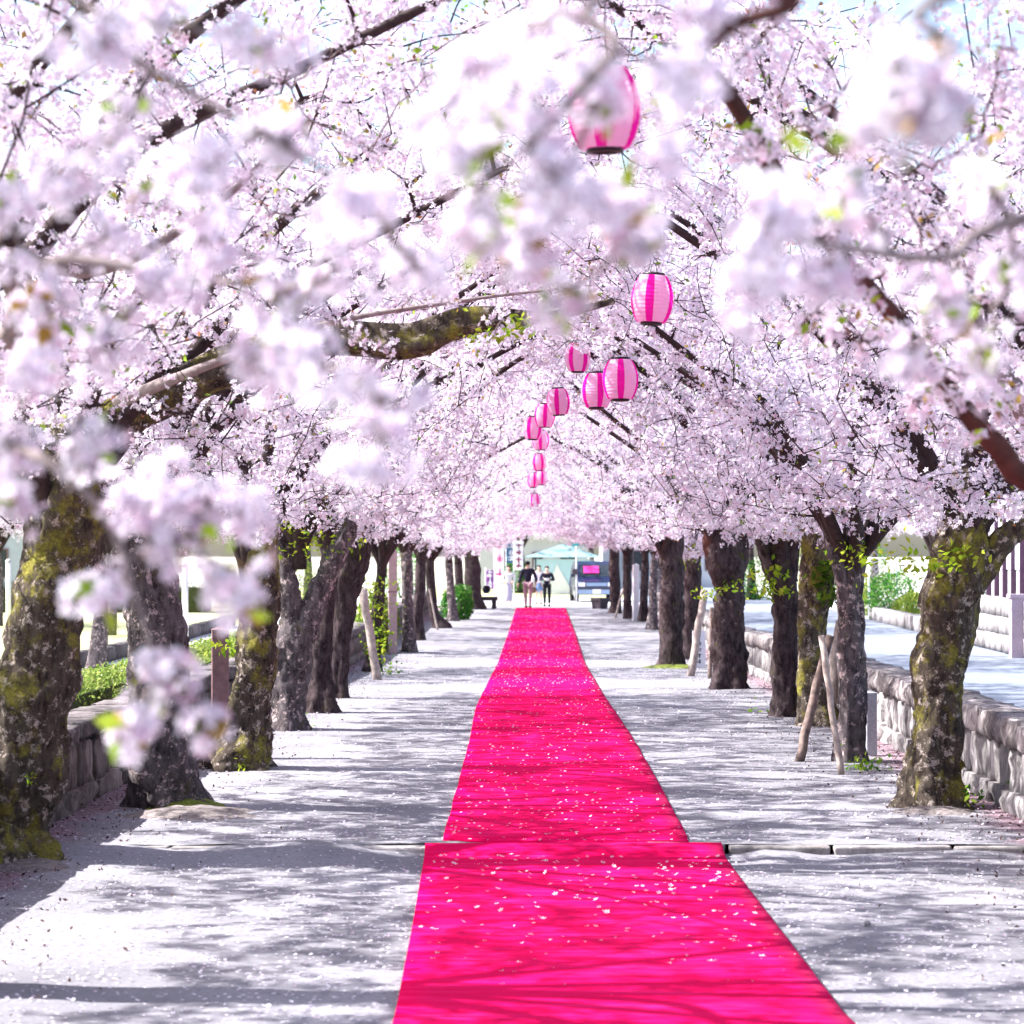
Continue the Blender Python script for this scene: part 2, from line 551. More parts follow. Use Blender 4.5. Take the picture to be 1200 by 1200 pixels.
# underside of a crown over the path: local +x runs towards the path's middle (3 m away)
UX = [-5, -3, -.8, 0.3, 1.4, 1.9, 2.3, 3.8, 4.3, 5]
def under(x, low, lift=0.0):
    a = np.interp(x, UX, [4.4, 3.2, 2.1, 1.98, 2.25, 3.2, 4.25, 4.4, 4.0, 3.4])
    b = np.interp(x, UX, [5.0, 3.7, 2.15, 2.0, 2.15, 2.4, 2.7, 2.8, 2.8, 2.8])
    return (b if low else a) + lift * np.interp(x, [1.5, 2.3], [1, 0])
def make_crown(seed, low=False, lift=0.0, nbr=560, clusters_per_m=14):
    global rng
    rng = np.random.default_rng(seed)
    rr = random.Random(seed)
    limbs = []
    for ang, reach, top in ((0, 3.9, 5.2), (28, 3.6, 4.9), (-35, 3.4, 5.0), (85, 2.9, 5.2), (-95, 2.8, 4.9), (165, 2.9, 4.6), (-150, 2.9, 4.9)):
        a = R(ang + rr.uniform(-14, 14))
        reach *= rr.uniform(.85, 1.1)
        top += rr.uniform(-.4, .5)
        pts = [(0, 0, 1.75), (.10 * math.cos(a), .10 * math.sin(a), 2.15)]
        for t in (.3, .6, 1.0):
            pts.append((reach * t * math.cos(a + rr.uniform(-.15, .15)), reach * t * math.sin(a + rr.uniform(-.15, .15)), 2.2 + (top - 2.2) * (t ** .7) + rr.uniform(-.12, .12)))
        limbs.append(catmull(pts, 6))
    mb = MB()
    sk, skr = [], []
    for l in limbs:
        k = len(l)
        rad = [.085 * (1 - i / k) ** 1.1 + .012 for i in range(k)]
        mb.tube(l, rad, 7, True, 0, lambda p, a, i: 1 + .22 * mnoise.noise(p * 5 + Vector((math.cos(a), math.sin(a), 0))))
        sk.extend(l)
        skr.extend(rad)
    # targets in the crown volume
    T = []
    while len(T) < nbr:
        x, y = rr.uniform(-3.7, 4.7), rr.uniform(-3.3, 3.3)
        if ((x - .5) / 4.25) ** 2 + (y / 3.5) ** 2 > 1:
            continue
        lo = float(under(x, low, lift)) + .15
        hi = 6.5 - .10 * (x * x) * .6 - .08 * y * y
        if hi < lo + .3:
            hi = lo + .3
        z = lo + (hi - lo) * rr.random() ** 1.7
        T.append((x, y, z))
    T.sort(key=lambda t: math.hypot(math.hypot(t[0], t[1]), t[2] - 2.2))
    SK = np.array(sk)
    SR = np.array(skr)
    cl = []
    for t in T:
        tv = np.array(t)
        d = np.linalg.norm(SK - tv, axis=1) + np.maximum(0, SK[:, 2] - tv[2]) * .5
        j = int(np.argmin(d))
        p0 = SK[j]
        ln = np.linalg.norm(tv - p0)
        if ln < .12:
            continue
        mid = (p0 + tv) / 2 + np.array([rr.uniform(-.1, .1) * ln, rr.uniform(-.1, .1) * ln, .10 * ln])
        ns = max(4, int(ln / .18))
        pts = [(1 - s) ** 2 * p0 + 2 * s * (1 - s) * mid + s * s * tv + (np.array([rr.uniform(-1, 1), rr.uniform(-1, 1), rr.uniform(-1, 1)]) * .025 if 0 < s < 1 else 0) for s in np.linspace(0, 1, ns)]
        r0 = min(SR[j] * .7, .008 + .016 * ln)
        rad = [r0 * (1 - i / (ns - 1)) + .004 for i in range(ns)]
        mb.tube(pts, rad, 4, False)
        SK = np.vstack([SK, np.array(pts[1:])])
        SR = np.concatenate([SR, np.array(rad[1:])])
        P = np.array(pts)
        nc = int(ln * clusters_per_m * rr.uniform(.5, 1.5)) + 3
        s = rr.uniform(.15, .4) + (1 - .3) * rng.random(nc)
        s = np.clip(s, 0, .999) * (ns - 1)
        i0 = s.astype(int)
        f = (s - i0)[:, None]
        cl.append(P[i0] * (1 - f) + P[np.minimum(i0 + 1, ns - 1)] * f + rng.normal(size=(nc, 3)) * .045)
        for q in range(rr.randint(0, 2)):      # side twigs
            b = P[rr.randint(ns // 3, ns - 1)]
            dv = np.array([rr.gauss(0, 1), rr.gauss(0, 1), rr.gauss(-.1, .6)])
            dv = dv / np.linalg.norm(dv) * rr.uniform(.25, .6)
            e = b + dv
            if e[2] < float(under(e[0], low, lift)):
                continue
            tw = [b, b + dv * .5 + np.array([0, 0, .03]), e]
            mb.tube(tw, [.005, .004, .003], 3, False)
            nc = rr.randint(3, 8)
            s = rng.uniform(.25, 1.0, (nc, 1))
            cl.append(b + dv * s + rng.normal(size=(nc, 3)) * .035)
    for l in limbs:                            # short spurs with blossom straight on the limbs
        L = np.array(l)[9:]
        for p in L:
            nc = rr.randint(3, 7)
            cl.append(p + rng.normal(size=(nc, 3)) * .13)
    CC = np.vstack(cl)
    sw = np.sin(1.7 * CC[:, 0] + seed) + np.sin(2.2 * CC[:, 1] + 2 * seed) + .6 * np.sin(3.9 * CC[:, 1] - 2.7 * CC[:, 0])
    ok = CC[:, 2] > under(CC[:, 0], low, lift) + .30 * np.maximum(0, sw) - .14 + rng.normal(size=len(CC)) * .1
    CC = CC[ok]
    V, Q, Tn = cluster_flowers(CC, 7, .050, .0212)
    fl = np_mesh("blossom_crown", V, Q, M_PETAL, Tn)
    sel = CC[rng.random(len(CC)) < .10]
    LC = np.repeat(sel, 3, axis=0) + rng.normal(size=(len(sel) * 3, 3)) * .05
    Vl, Ql, Tl = leaf_arrays(LC, rng.uniform(.03, .055, len(LC)), ((.20, .30, .04), (.30, .22, .06), (.30, .14, .07), (.14, .26, .04)))
    lf = np_mesh("young_leaves", Vl, Ql, M_LEAF, Tl)
    return mb.mesh("crown_branches", M_BRANCH), fl, lf, len(V) // 16
CROWNS = [make_crown(11, lift=.42), make_crown(23, lift=.05), make_crown(37, lift=.22), make_crown(51, True)]
print("flowers per crown", [c[3] for c in CROWNS])
rng = np.random.default_rng(99)

# ------------------------------------------------------------------ trees
def trunk_fn(base_z, seed, flare=.35, lobes=5, rough=.12):
    ph = random.Random(seed).uniform(0, 6.28)
    off = Vector((seed * 3.1, seed * 1.7, 0))
    def fn(p, a, i):
        h = max(0, p.z - base_z)
        d = Vector((math.cos(a) * 1.1, math.sin(a) * 1.1, p.z * 2.2))
        n = mnoise.noise(d + off) * rough * 1.4 + mnoise.noise(d * 3.1 + off) * rough * .8 + mnoise.noise(d * 8 + off) * rough * .6 + abs(mnoise.noise(d * 2.2 - off)) * rough * .7
        fl = flare * math.exp(-h / .13) * (.55 + .45 * math.cos(lobes * a + ph))
        rib = .05 * math.cos(lobes * a + ph + .5 * p.z) * math.exp(-h / .8)
        return .94 + n + fl + rib
    return fn
def add_trunk(root, line, D, seed, mat, n=26, gzv=0.0, name="trunk", flare=.40, rough=.2):
    """line: (px, py, width px) from the photograph, top first or last; built at depth D"""
    pts = []
    for px, py, w in line:
        p = W(px, py, D)
        pts.append((p.x, p.y + random.uniform(-.05, .05), p.z, w / 2 / F_PX * D))
    if pts[0][2] > pts[-1][2]:
        pts.reverse()
    if name == "trunk" and pts[-1][2] < 2.6 and min(l[1] for l in line) < 700:      # carry every trunk up into its crown
        t = pts[-1]
        pts.append((t[0] + (t[0] - pts[-2][0]) * .3, t[1], max(2.75, t[2] + .3), t[3] * .75))
    if name == "trunk":
        b = pts[0]
        pts[0] = (b[0], b[1], gzv + .02, b[3])
        pts.insert(0, (b[0], b[1], gzv - .18, b[3] * 1.15))
    sm = catmull(pts, 9 if D < 45 else 4)
    mb = MB()
    mb.tube([Vector(p[:3]) for p in sm], [max(.006, p[3]) for p in sm], n, True, 0, trunk_fn(gzv, seed, flare if name == "trunk" else 0, 5, rough))
    return mb.build(name, mat, root, root.location)
def add_crown(root, top, side, variant, scale=1.0, rot=None, dz=0.0):
    """hang shared crown meshes on a tree; top is the world position of the fork"""
    br, fl, lf, _ = CROWNS[variant % len(CROWNS)]
    rz = (0 if side < 0 else math.pi) + (random.uniform(-.2, .2) if rot is None else rot)
    loc = Vector((top[0], top[1], root.location.z + dz)) - root.location
    for nm, me, stuff in (("branch", br, False), ("crown", fl, True), ("foliage", lf, True)):
        o = bpy.data.objects.new(nm, me)
        o.location = loc
        o.rotation_euler = (0, 0, rz)
        o.scale = (scale,) * 3
        if stuff:
            o["kind"] = "stuff"
        link(o, root)
def sprig(root, pts, name="leaf_sprig", count=26, spread=.10, size=.05, cols=((.30, .42, .03), (.40, .46, .05), (.22, .36, .03))):
    """a fan of bright young leaves at world points"""
    C = np.vstack([np.array(p)[None] + rng.normal(size=(count, 3)) * np.array([spread, spread * .8, spread * .55]) for p in pts])
    V, Q, T = leaf_arrays(C, rng.uniform(size * .6, size * 1.3, len(C)), cols)
    V = V - np.array(root.location)
    o = link(bpy.data.objects.new(name, np_mesh(name, V, Q, M_LEAF, T)), root)
    o["kind"] = "stuff"
    return o
def mound(root, px, py, rx, ry, h, mat, name="root_mound"):
    c = on_ground(px, py)
    vs, fs = [], []
    n, k = 20, 5
    for i in range(k):
        t = i / (k - 1)
        for j in range(n):
            a = 2 * math.pi * j / n
            q = 1 + .25 * mnoise.noise(Vector((math.cos(a) * 2, math.sin(a) * 2, px)))
            vs.append((c.x + math.cos(a) * rx * q * (1 - t * .9), c.y + math.sin(a) * ry * q * (1 - t * .9), c.z - .03 + (h + .03) * (1 - (1 - t) ** 2) + .02 * mnoise.noise(Vector((a * 2, t * 5, px)))))
    for i in range(k - 1):
        for j in range(n):
            fs.append((i * n + j, i * n + (j + 1) % n, (i + 1) * n + (j + 1) % n, (i + 1) * n + j))
    fs.append(tuple(range((k - 1) * n, k * n)))
    return MB().add(vs, fs, 0, True).build(name, mat, root, root.location)

LEFT = [  # base px, base py, trunk line, limbs, bark, label
    (6, 1008, [(6, 1008, 122), (12, 960, 104), (28, 900, 100), (45, 800, 98), (57, 700, 88), (66, 650, 84), (78, 580, 92), (70, 500, 70), (60, 440, 50)],
     [[(85, 545, 60), (130, 498, 56), (200, 458, 52), (272, 428, 46), (380, 400, 40), (480, 402, 42), (552, 376, 34), (640, 372, 13), (720, 352, 7)]], 0,
     "nearest tree of the left row, thick mossy trunk cut by the photo's left edge"),
    (195, 945, [(195, 945, 82), (190, 880, 76), (188, 800, 70), (185, 750, 66), (176, 700, 66), (163, 650, 68), (150, 615, 62), (138, 560, 44)], [], 2,
     "second tree of the left row, grey lichened trunk leaning left from a mossy mound"),
    (282, 900, [(282, 900, 70), (288, 850, 58), (298, 800, 50), (302, 750, 48), (305, 700, 44), (308, 650, 42), (302, 590, 46), (292, 540, 34)], [], 0,
     "third tree of the left row, trunk with a wide foot beside the brown post"),
    (338, 855, [(338, 855, 44), (337, 800, 42), (343, 760, 46), (350, 732, 44)],
     [[(346, 745, 30), (340, 700, 26), (333, 660, 24), (326, 620, 18)], [(352, 748, 32), (370, 700, 28), (393, 652, 26), (412, 610, 18)]], 2,
     "Y shaped tree of the left row, its trunk forking low into two arms"),
    (377, 835, [(377, 835, 38), (377, 800, 28), (378, 750, 24), (382, 700, 22), (386, 640, 20)], [], 1,
     "slim dark purple tree close behind the Y shaped one in the left row"),
    (399, 818, [(399, 818, 18), (399, 780, 19), (401, 740, 22), (405, 695, 32), (416, 655, 34), (424, 610, 30), (424, 570, 20)], [], 1,
     "left row tree whose dark trunk widens upwards, left of the leaning prop pole"),
    (436, 787, [(436, 787, 20), (438, 750, 15), (444, 700, 13), (448, 650, 11)], [], 1,
     "ivy grown tree of the left row right behind the leaning prop pole"),
    (479, 764, [(479, 764, 18), (478, 730, 14), (477, 690, 14), (476, 640, 13)], [], 2,
     "pale straight trunk just right of the tall pink brown post"),
    (490, 750, [(490, 750, 16), (489, 720, 12), (492, 690, 12), (493, 650, 11)], [], 1,
     "dark trunk standing directly behind the pale straight one in the left row"),
    (516, 736, [(516, 736, 20), (509, 720, 12), (506, 695, 11), (504, 660, 10)], [], 1,
     "far left row tree with roots spread to the right and a thin stick against it"),
    (531, 728, [(531, 728, 14), (529, 700, 10), (526, 660, 9)], [], 2,
     "far left row tree with a green shrub at its foot"),
    (543, 719, [(543, 719, 12), (540, 695, 11), (537, 660, 9)], [], 1,
     "last but one tree of the left row, dark and slightly leaning"),
    (557, 714, [(557, 714, 19), (555, 690, 18), (553, 660, 18)], [], 1,
     "last tree of the left row, thick dark trunk beside the dark stone bench"),
]
RIGHT = [
    (1093, 945, [(1093, 945, 74), (1093, 905, 68), (1096, 865, 58), (1103, 783, 64), (1113, 740, 67), (1118, 690, 67), (1127, 640, 60), (1134, 600, 52), (1138, 550, 36)],
     [[(1140, 690, 30), (1158, 655, 30), (1175, 632, 26), (1210, 605, 20)], [(1120, 680, 12), (1122, 640, 11), (1110, 610, 10), (1100, 580, 8)]], 0,
     "nearest tree of the right row, thick lichened trunk in front of the stone wall"),
    (998, 893, [(998, 893, 36), (998, 830, 33), (998, 740, 32), (998, 690, 29), (1003, 640, 24), (1000, 590, 18)],
     [[(992, 720, 18), (985, 675, 16), (975, 640, 14), (965, 600, 10)]], 2,
     "banded grey trunk of the right row with crossed stakes leaning on it"),
    (958, 850, [(958, 850, 46), (952, 800, 34), (951, 740, 36), (957, 690, 42), (958, 650, 40), (955, 600, 26)], [], 0,
     "yellow mossy tree behind the crossed stakes with a grassy tuft on its trunk"),
    (922, 840, [(922, 840, 36), (920, 790, 31), (920, 740, 31), (919, 690, 30), (916, 655, 28)],
     [[(912, 690, 20), (900, 655, 17), (888, 625, 15), (878, 590, 10)], [(924, 680, 20), (930, 640, 15), (932, 600, 10)]], 1,
     "dark banded tree of the right row forking over a leafy yellow green sprig"),
    (853, 807, [(853, 807, 42), (853, 770, 39), (854, 720, 36), (855, 690, 36), (850, 660, 44)],
     [[(850, 685, 26), (838, 645, 28), (832, 610, 26), (824, 570, 14)], [(860, 685, 22), (868, 650, 20), (873, 620, 10)]], 1,
     "right row tree forking into a red brown arm, right of the white sign board"),
    (786, 780, [(786, 780, 30), (786, 740, 28), (787, 700, 29), (788, 665, 29), (790, 610, 20), (785, 545, 30), (778, 530, 22)], [], 1,
     "thick purple dark trunk left of the pale leaning prop in the right row"),
    (808, 772, [(808, 772, 22), (809, 720, 22), (811, 680, 20), (813, 640, 15)], [], 1,
     "mossy trunk pressed against the thick purple dark one in the right row"),
    (764, 738, [(764, 738, 14), (765, 710, 10), (766, 680, 10), (768, 650, 9)], [], 2,
     "far right row tree with a lumpy pale foot"),
    (754, 728, [(754, 728, 12), (754, 700, 10), (756, 665, 9)], [], 1,
     "far right row tree, dark trunk behind a white post"),
    (736, 725, [(736, 725, 11), (735, 700, 10), (735, 665, 10)], [], 1,
     "far right row tree with a mossy foot right of the slanting stick"),
    (721, 719, [(721, 719, 14), (721, 700, 14), (720, 668, 13)], [], 1,
     "last tree of the right row, beside the square dark planter"),
]
TREES = {}
for side, rows in ((-1, LEFT), (1, RIGHT)):
    for k, (px, py, line, limbs, bk, label) in enumerate(rows):
        base = on_ground(px, py)
        D = base.y
        root = thing("cherry_tree", label, "tree", base, "cherry trees of the " + ("left" if side < 0 else "right") + " row")
        n = 30 if D < 45 else 14
        add_trunk(root, line, D, k * 2 + (side > 0), BARK[bk], 44 if D < 30 else n, base.z)
        for li, l in enumerate(limbs):
            add_trunk(root, l, D, 50 + k + li, BARK[bk] if not (side > 0 and k == 4 and li == 0) else M_REDBARK, 20, base.z, "limb", 0, .26)
        top = W(line[-1][0], line[-1][1], D)
        add_crown(root, (top.x, D), side, 3 if D > 72 else (k + (side > 0)) % 3, random.uniform(.95, 1.08), None, random.uniform(-.06, .24) if D < 72 else random.uniform(-.12, .02))
        TREES[(side, k)] = root

# trees of the rows standing beside and behind the camera's edge of view; their boughs hang into it
OFF = [(-3.4, 12.9, "cherry tree just outside the left edge, nearest before the row in view"),
       (-3.4, 8.9, "cherry tree outside the left edge, its crown over the near ground"),
       (-3.3, 4.6, "cherry tree left of the camera whose blurred boughs hang in the foreground"),
       (-3.4, 0.4, "cherry tree beside the camera on the left, out of view"),
       (3.5, 15.6, "cherry tree just outside the right edge, nearest before the row in view"),
       (3.4, 9.6, "cherry tree outside the right edge with the long red brown limb"),
       (3.3, 4.4, "cherry tree right of the camera whose blurred boughs hang in the foreground"),
       (3.4, 0.2, "cherry tree beside the camera on the right, out of view")]
OFFT = []
for k, (x, D, label) in enumerate(OFF):
    base = Vector((x, D, gz(D)))
    root = thing("cherry_tree", label, "tree", base, "cherry trees of the " + ("left" if x < 0 else "right") + " row")
    pts = catmull([(x, D, base.z - .2, .30), (x, D, base.z, .26), (x + .03, D, 1.0, .22), (x - .02, D, 1.9, .21), (x, D, 2.9, .14)], 6)
    MB().tube([Vector(p[:3]) for p in pts], [p[3] for p in pts], 16, True, 0, trunk_fn(base.z, k + 31)).build("trunk", BARK[k % 3], root, base)
    add_crown(root, (x, D), -1 if x < 0 else 1, k % 3, 1.0 if D > 8 else .6, None, .6 if D > 8 else 1.2)
    OFFT.append(root)

# trees that close the view beyond the end of the path
FAR = [(-9.5, 104, "left"), (-5.6, 108, "left"), (-1.0, 128, "mid"), (4.8, 105, "right"), (9.0, 110, "right"), (2.6, 133, "mid"), (-14, 96, "left"), (7.0, 124, "right"), (-4.4, 136, "mid"), (13, 100, "right")]
far_lab = ["cherry tree left beyond the end of the path, second from the banners", "cherry tree behind the pink and white banners", "cherry tree in the middle of the square beyond the walkers",
           "cherry tree right of the dark blue van", "cherry tree right beyond the road end", "cherry tree behind the pale blue tent", "cherry tree at the far left of the lawn",
           "cherry tree behind the van near the tent", "cherry tree at the back left of the white building", "cherry tree at the far right beyond the house"]
for k, (x, D, s) in enumerate(FAR):
    base = Vector((x, D, gz(D)))
    root = thing("cherry_tree", far_lab[k], "tree", base, "cherry trees beyond the path")
    pts = catmull([(x, D, base.z - .1, .24), (x + .05, D, 1.2, .17), (x, D, 2.4, .13)], 4)
    MB().tube([Vector(p[:3]) for p in pts], [p[3] for p in pts], 10, True, 0, trunk_fn(base.z, k + 61)).build("trunk", BARK[1 + k % 2], root, base)
    add_crown(root, (x, D), -1, k % 3, 1.1, random.uniform(0, 6))

# ------------------------------------------------------------------ foreground boughs, out of focus
def bough(root, main, blobs, mat=M_TWIG, fs=.0195, twig_r=.005, pink=.02):
    """main: world polyline with radii; blobs: (px, py, radius px, depth) filled with flower clusters on twigs"""
    sm = catmull([(*p[:3], p[3]) for p in main], 8)
    mb = MB()
    mb.tube([Vector(p[:3]) for p in sm], [p[3] for p in sm], 8, True, 0, lambda p, a, i: 1 + .15 * mnoise.noise(p * 9 + Vector((math.cos(a), math.sin(a), 0))))
    SK = np.array([p[:3] for p in sm])
    cl, lv = [], []
    for px, py, rp, D in sorted(blobs, key=lambda b: min(np.linalg.norm(SK - np.array(W(b[0], b[1], b[3])), axis=1))):
        c = np.array(W(px, py, D))
        r = rp * .9 / F_PX * D
        j = int(np.argmin(np.linalg.norm(SK - c, axis=1)))
        p0 = SK[j]
        ln = np.linalg.norm(c - p0)
        mid = (p0 + c) / 2 + rng.normal(size=3) * .05 * ln + np.array([0, 0, .06 * ln])
        e = c + (c - p0) / (ln + 1e-6) * r * .5
        ss = np.linspace(0, 1, 9)[:, None]
        P = (1 - ss) ** 2 * p0 + 2 * ss * (1 - ss) * mid + ss ** 2 * e + rng.normal(size=(9, 3)) * .006
        mb.tube(P, list(np.linspace(twig_r + .004 * min(ln, 1.2), twig_r * .7, 9)), 5, False)
        SK = np.vstack([SK, P[3:]])
        for q in range(int(3 + rp / 14)):
            t = P[rng.integers(5, 9)]
            d = unit(rng.normal(size=3)) * r * rng.uniform(.3, 1.0)
            mb.tube([t, t + d * .5 + np.array([0, 0, .01]), t + d], [.0035, .003, .002], 4, False)
            nn = 2
            cl.append(t + d * np.linspace(.4, 1.0, nn)[:, None] + rng.normal(size=(nn, 3)) * r * .16)
            if rng.random() < .16:
                lv.append(t + d)
    CC = np.vstack(cl)
    V, Q, T = cluster_flowers(CC, 5, .040, fs, pink)
    o = mb.build("bough", mat, root, root.location)
    f = link(bpy.data.objects.new("blossom", np_mesh("blossom", V - np.array(root.location), Q, M_PETAL, T)), o)
    f["kind"] = "stuff"
    if lv:
        LC = np.repeat(np.array(lv), 4, axis=0) + rng.normal(size=(len(lv) * 4, 3)) * .025
        Vl, Ql, Tl = leaf_arrays(LC, rng.uniform(.03, .06, len(LC)), ((.28, .36, .04), (.34, .22, .05), (.22, .34, .03)))
        l = link(bpy.data.objects.new("foliage", np_mesh("foliage", Vl - np.array(root.location), Ql, M_LEAF, Tl)), o)
        l["kind"] = "stuff"
    return o
def pl(*a):
    return [(*W(px, py, D), r) for px, py, D, r in a]
LT, RT = OFFT[2], OFFT[6]
# hanging spray at the lower left
bough(LT, [(-3.2, 4.6, 2.3, .05), (-1.9, 4.5, 2.7, .03)] + pl((-40, 500, 4.4, .012), (60, 545, 4.3, .009), (125, 610, 4.3, .007), (165, 720, 4.3, .005), (190, 790, 4.3, .003)),
      [(170, 590, 50, 4.3), (232, 610, 52, 4.3), (290, 600, 28, 4.4), (272, 690, 46, 4.2), (190, 640, 26, 4.3), (190, 785, 22, 4.3), (155, 850, 14, 4.3), (234, 848, 8, 4.3), (15, 600, 28, 4.5), (15, 520, 36, 4.4), (105, 525, 24, 4.2), (110, 695, 18, 4.3), (30, 440, 40, 4.6)])
# mid left sprays
bough(LT, [(-3.2, 4.7, 2.4, .06), (-2.0, 5.2, 2.9, .03)] + pl((-30, 300, 5.2, .013), (100, 305, 5.1, .011), (250, 330, 5.0, .008), (400, 330, 4.8, .005)),
      [(60, 400, 50, 5.2), (130, 390, 55, 5.0), (60, 340, 45, 5.1), (200, 330, 55, 5.0), (320, 350, 50, 4.6), (400, 310, 45, 4.4), (300, 410, 45, 4.2), (375, 420, 45, 4.0), (440, 470, 40, 3.6), (430, 550, 26, 3.4), (20, 270, 50, 5.0), (140, 270, 50, 5.3), (260, 280, 45, 4.8)])
# upper left, close
bough(LT, [(-3.2, 4.5, 2.5, .05), (-1.9, 4.3, 3.2, .025)] + pl((20, -20, 4.2, .010), (140, 60, 4.1, .008), (280, 140, 4.0, .006), (430, 230, 4.0, .004)),
      [(100, 60, 40, 4.0), (140, 150, 40, 4.1), (230, 215, 45, 3.8), (330, 170, 36, 4.0), (420, 230, 36, 3.6), (60, 220, 36, 4.2), (330, 60, 30, 4.2), (490, 320, 30, 3.9), (180, 20, 30, 4.2)])
# centre, hanging from above
bough(RT, [(3.1, 4.4, 2.5, .06), (1.6, 3.8, 3.3, .03)] + pl((800, -40, 3.5, .010), (720, 60, 3.4, .008), (640, 150, 3.4, .006), (560, 220, 3.4, .004)),
      [(560, 180, 36, 3.4), (625, 120, 40, 3.4), (655, 215, 36, 3.4), (560, 270, 30, 3.5), (735, 238, 20, 3.5), (785, 195, 24, 3.6), (805, 95, 28, 3.5), (694, 96, 12, 3.9), (697, 128, 8, 3.9), (600, 60, 30, 3.6), (722, 250, 20, 4.2), (748, 268, 18, 4.2), (736, 285, 14, 4.2), (590, 325, 32, 4.0), (640, 360, 18, 4.2), (520, 130, 26, 3.6)])
# right, two soft patches
bough(RT, [(3.1, 4.3, 2.5, .05), (2.0, 3.4, 3.1, .03)] + pl((1200, -30, 3.0, .010), (1120, 60, 3.0, .007), (1060, 110, 2.9, .005)),
      [(1065, 95, 40, 2.9), (1030, 140, 22, 2.9), (1090, 135, 22, 2.9)])
bough(RT, [(3.1, 4.5, 2.4, .05), (2.0, 4.8, 2.9, .03)] + pl((1230, 250, 4.6, .012), (1110, 300, 4.4, .009), (990, 290, 4.0, .007), (890, 270, 3.7, .004)),
      [(880, 290, 34, 3.5), (905, 240, 30, 3.6), (960, 320, 36, 4.0), (1070, 430, 36, 4.6), (1100, 350, 42, 4.5), (1150, 420, 40, 4.8), (1010, 240, 34, 4.2), (1160, 230, 44, 4.6), (1180, 330, 40, 4.7), (880, 360, 24, 3.8)])
# long red brown limb crossing the right side
RB = OFFT[5]
bough(RB, [(3.3, 9.6, 2.0, .12), (2.4, 9.4, 2.15, .085)] + pl((1215, 568, 9.2, .050), (1170, 525, 9.1, .043), (1110, 455, 9.0, .036), (1045, 368, 9.0, .033), (985, 300, 8.8, .028), (920, 222, 8.6, .034), (860, 120, 8.4, .03), (800, 50, 8.3, .024)),
      [(1150, 470, 40, 9.0), (1000, 400, 50, 8.6), (950, 370, 46, 8.8), (1080, 300, 50, 8.8), (880, 180, 50, 8.4), (960, 130, 55, 8.6), (1060, 230, 50, 8.8), (800, 130, 36, 8.3), (1150, 330, 50, 9.0), (1130, 170, 50, 8.8), (1170, 80, 60, 8.6), (900, 40, 60, 8.4), (1050, 30, 60, 8.5), (1080, 470, 36, 9.0), (985, 300, 36, 8.2), (1085, 425, 30, 8.4), (1010, 340, 28, 8.3), (890, 160, 34, 8.0), (950, 260, 30, 8.2), (1130, 500, 22, 8.6), (1120, 440, 24, 8.5), (975, 270, 26, 8.2), (1060, 400, 18, 8.6)], M_REDBARK, fs=.0195)
bough(RT, [(3.1, 4.4, 2.6, .05), (1.9, 3.9, 3.3, .03)] + pl((1010, -50, 3.8, .012), (930, 5, 3.8, .011), (860, 30, 3.8, .010), (815, 75, 3.8, .006)), [(830, 20, 30, 3.8), (800, 90, 26, 3.8)], M_REDBARK)
# mid distance left boughs of the first tree outside the frame
bough(OFFT[0], [(-3.3, 12.9, 2.2, .1), (-2.6, 12.6, 3.2, .06)] + pl((0, 300, 12, .035), (110, 318, 12, .03), (240, 250, 12, .02), (360, 140, 12, .012)),
      [(30, 120, 60, 12), (120, 220, 60, 12), (60, 30, 60, 12), (220, 100, 70, 12), (330, 90, 60, 12), (300, 230, 60, 12), (400, 60, 60, 12), (420, 170, 60, 12), (200, 300, 50, 12), (80, 300, 40, 12), (480, 110, 60, 12), (370, 250, 50, 12), (150, 20, 60, 12)])
bough(OFFT[4], [(3.4, 15.6, 2.3, .1), (2.6, 15.2, 3.4, .06)] + pl((1150, 330, 14.8, .04), (1060, 250, 14.5, .03), (940, 140, 14.3, .022), (850, 30, 14, .014)),
      [(1150, 250, 60, 14.5), (1050, 180, 60, 14.4), (960, 60, 60, 14), (1130, 110, 60, 14.5), (860, 90, 50, 14), (780, 40, 50, 14), (1180, 400, 50, 14.8), (1000, 330, 50, 14.6), (870, 240, 40, 14.2), (920, 300, 40, 14.4)])

bough(TREES[(-1, 0)], pl((140, 470, 16.8, .05), (240, 430, 16.4, .03), (380, 380, 16.2, .02), (560, 350, 16.2, .012), (690, 335, 16.2, .006)),
      [(310, 420, 34, 16), (360, 400, 36, 16), (410, 395, 36, 16), (450, 410, 24, 16), (585, 368, 26, 16), (300, 370, 36, 16), (520, 345, 36, 16), (650, 350, 30, 16), (690, 340, 30, 16), (570, 420, 22, 16), (480, 350, 36, 16)])
# sprigs of young leaves and moss on trunks and limbs
def S(key, lst, **kw):
    root = TREES[key]
    D = root.location.y
    sprig(root, [W(px, py, D - .28) for px, py in lst], **kw)
S((-1, 0), [(30, 912), (38, 908)], count=5, spread=.03, size=.07)
S((-1, 0), [(58, 490), (80, 488), (560, 398), (600, 388), (625, 378), (610, 380), (585, 392)], count=22, spread=.06, size=.06)
S((-1, 2), [(255, 757), (268, 762)], count=12, spread=.05, size=.08)
S((-1, 5), [(398, 600), (412, 628), (380, 640)], count=30, spread=.16, size=.08)
S((-1, 6), [(440, 690), (444, 715), (440, 740), (446, 760)], count=60, spread=.2, size=.09)
S((1, 0), [(1020, 655), (1045, 652), (1062, 662), (1075, 655)], count=18, spread=.12, size=.07)
S((1, 1), [(1010, 640), (985, 650)], count=20, spread=.14, size=.07)
S((1, 6), [(812, 640), (806, 655)], count=24, spread=.18, size=.09)
S((-1, 3), [(350, 640), (372, 628), (395, 640), (340, 610)], count=22, spread=.16, size=.08)
S((-1, 2), [(300, 600), (318, 615)], count=16, spread=.12, size=.07)
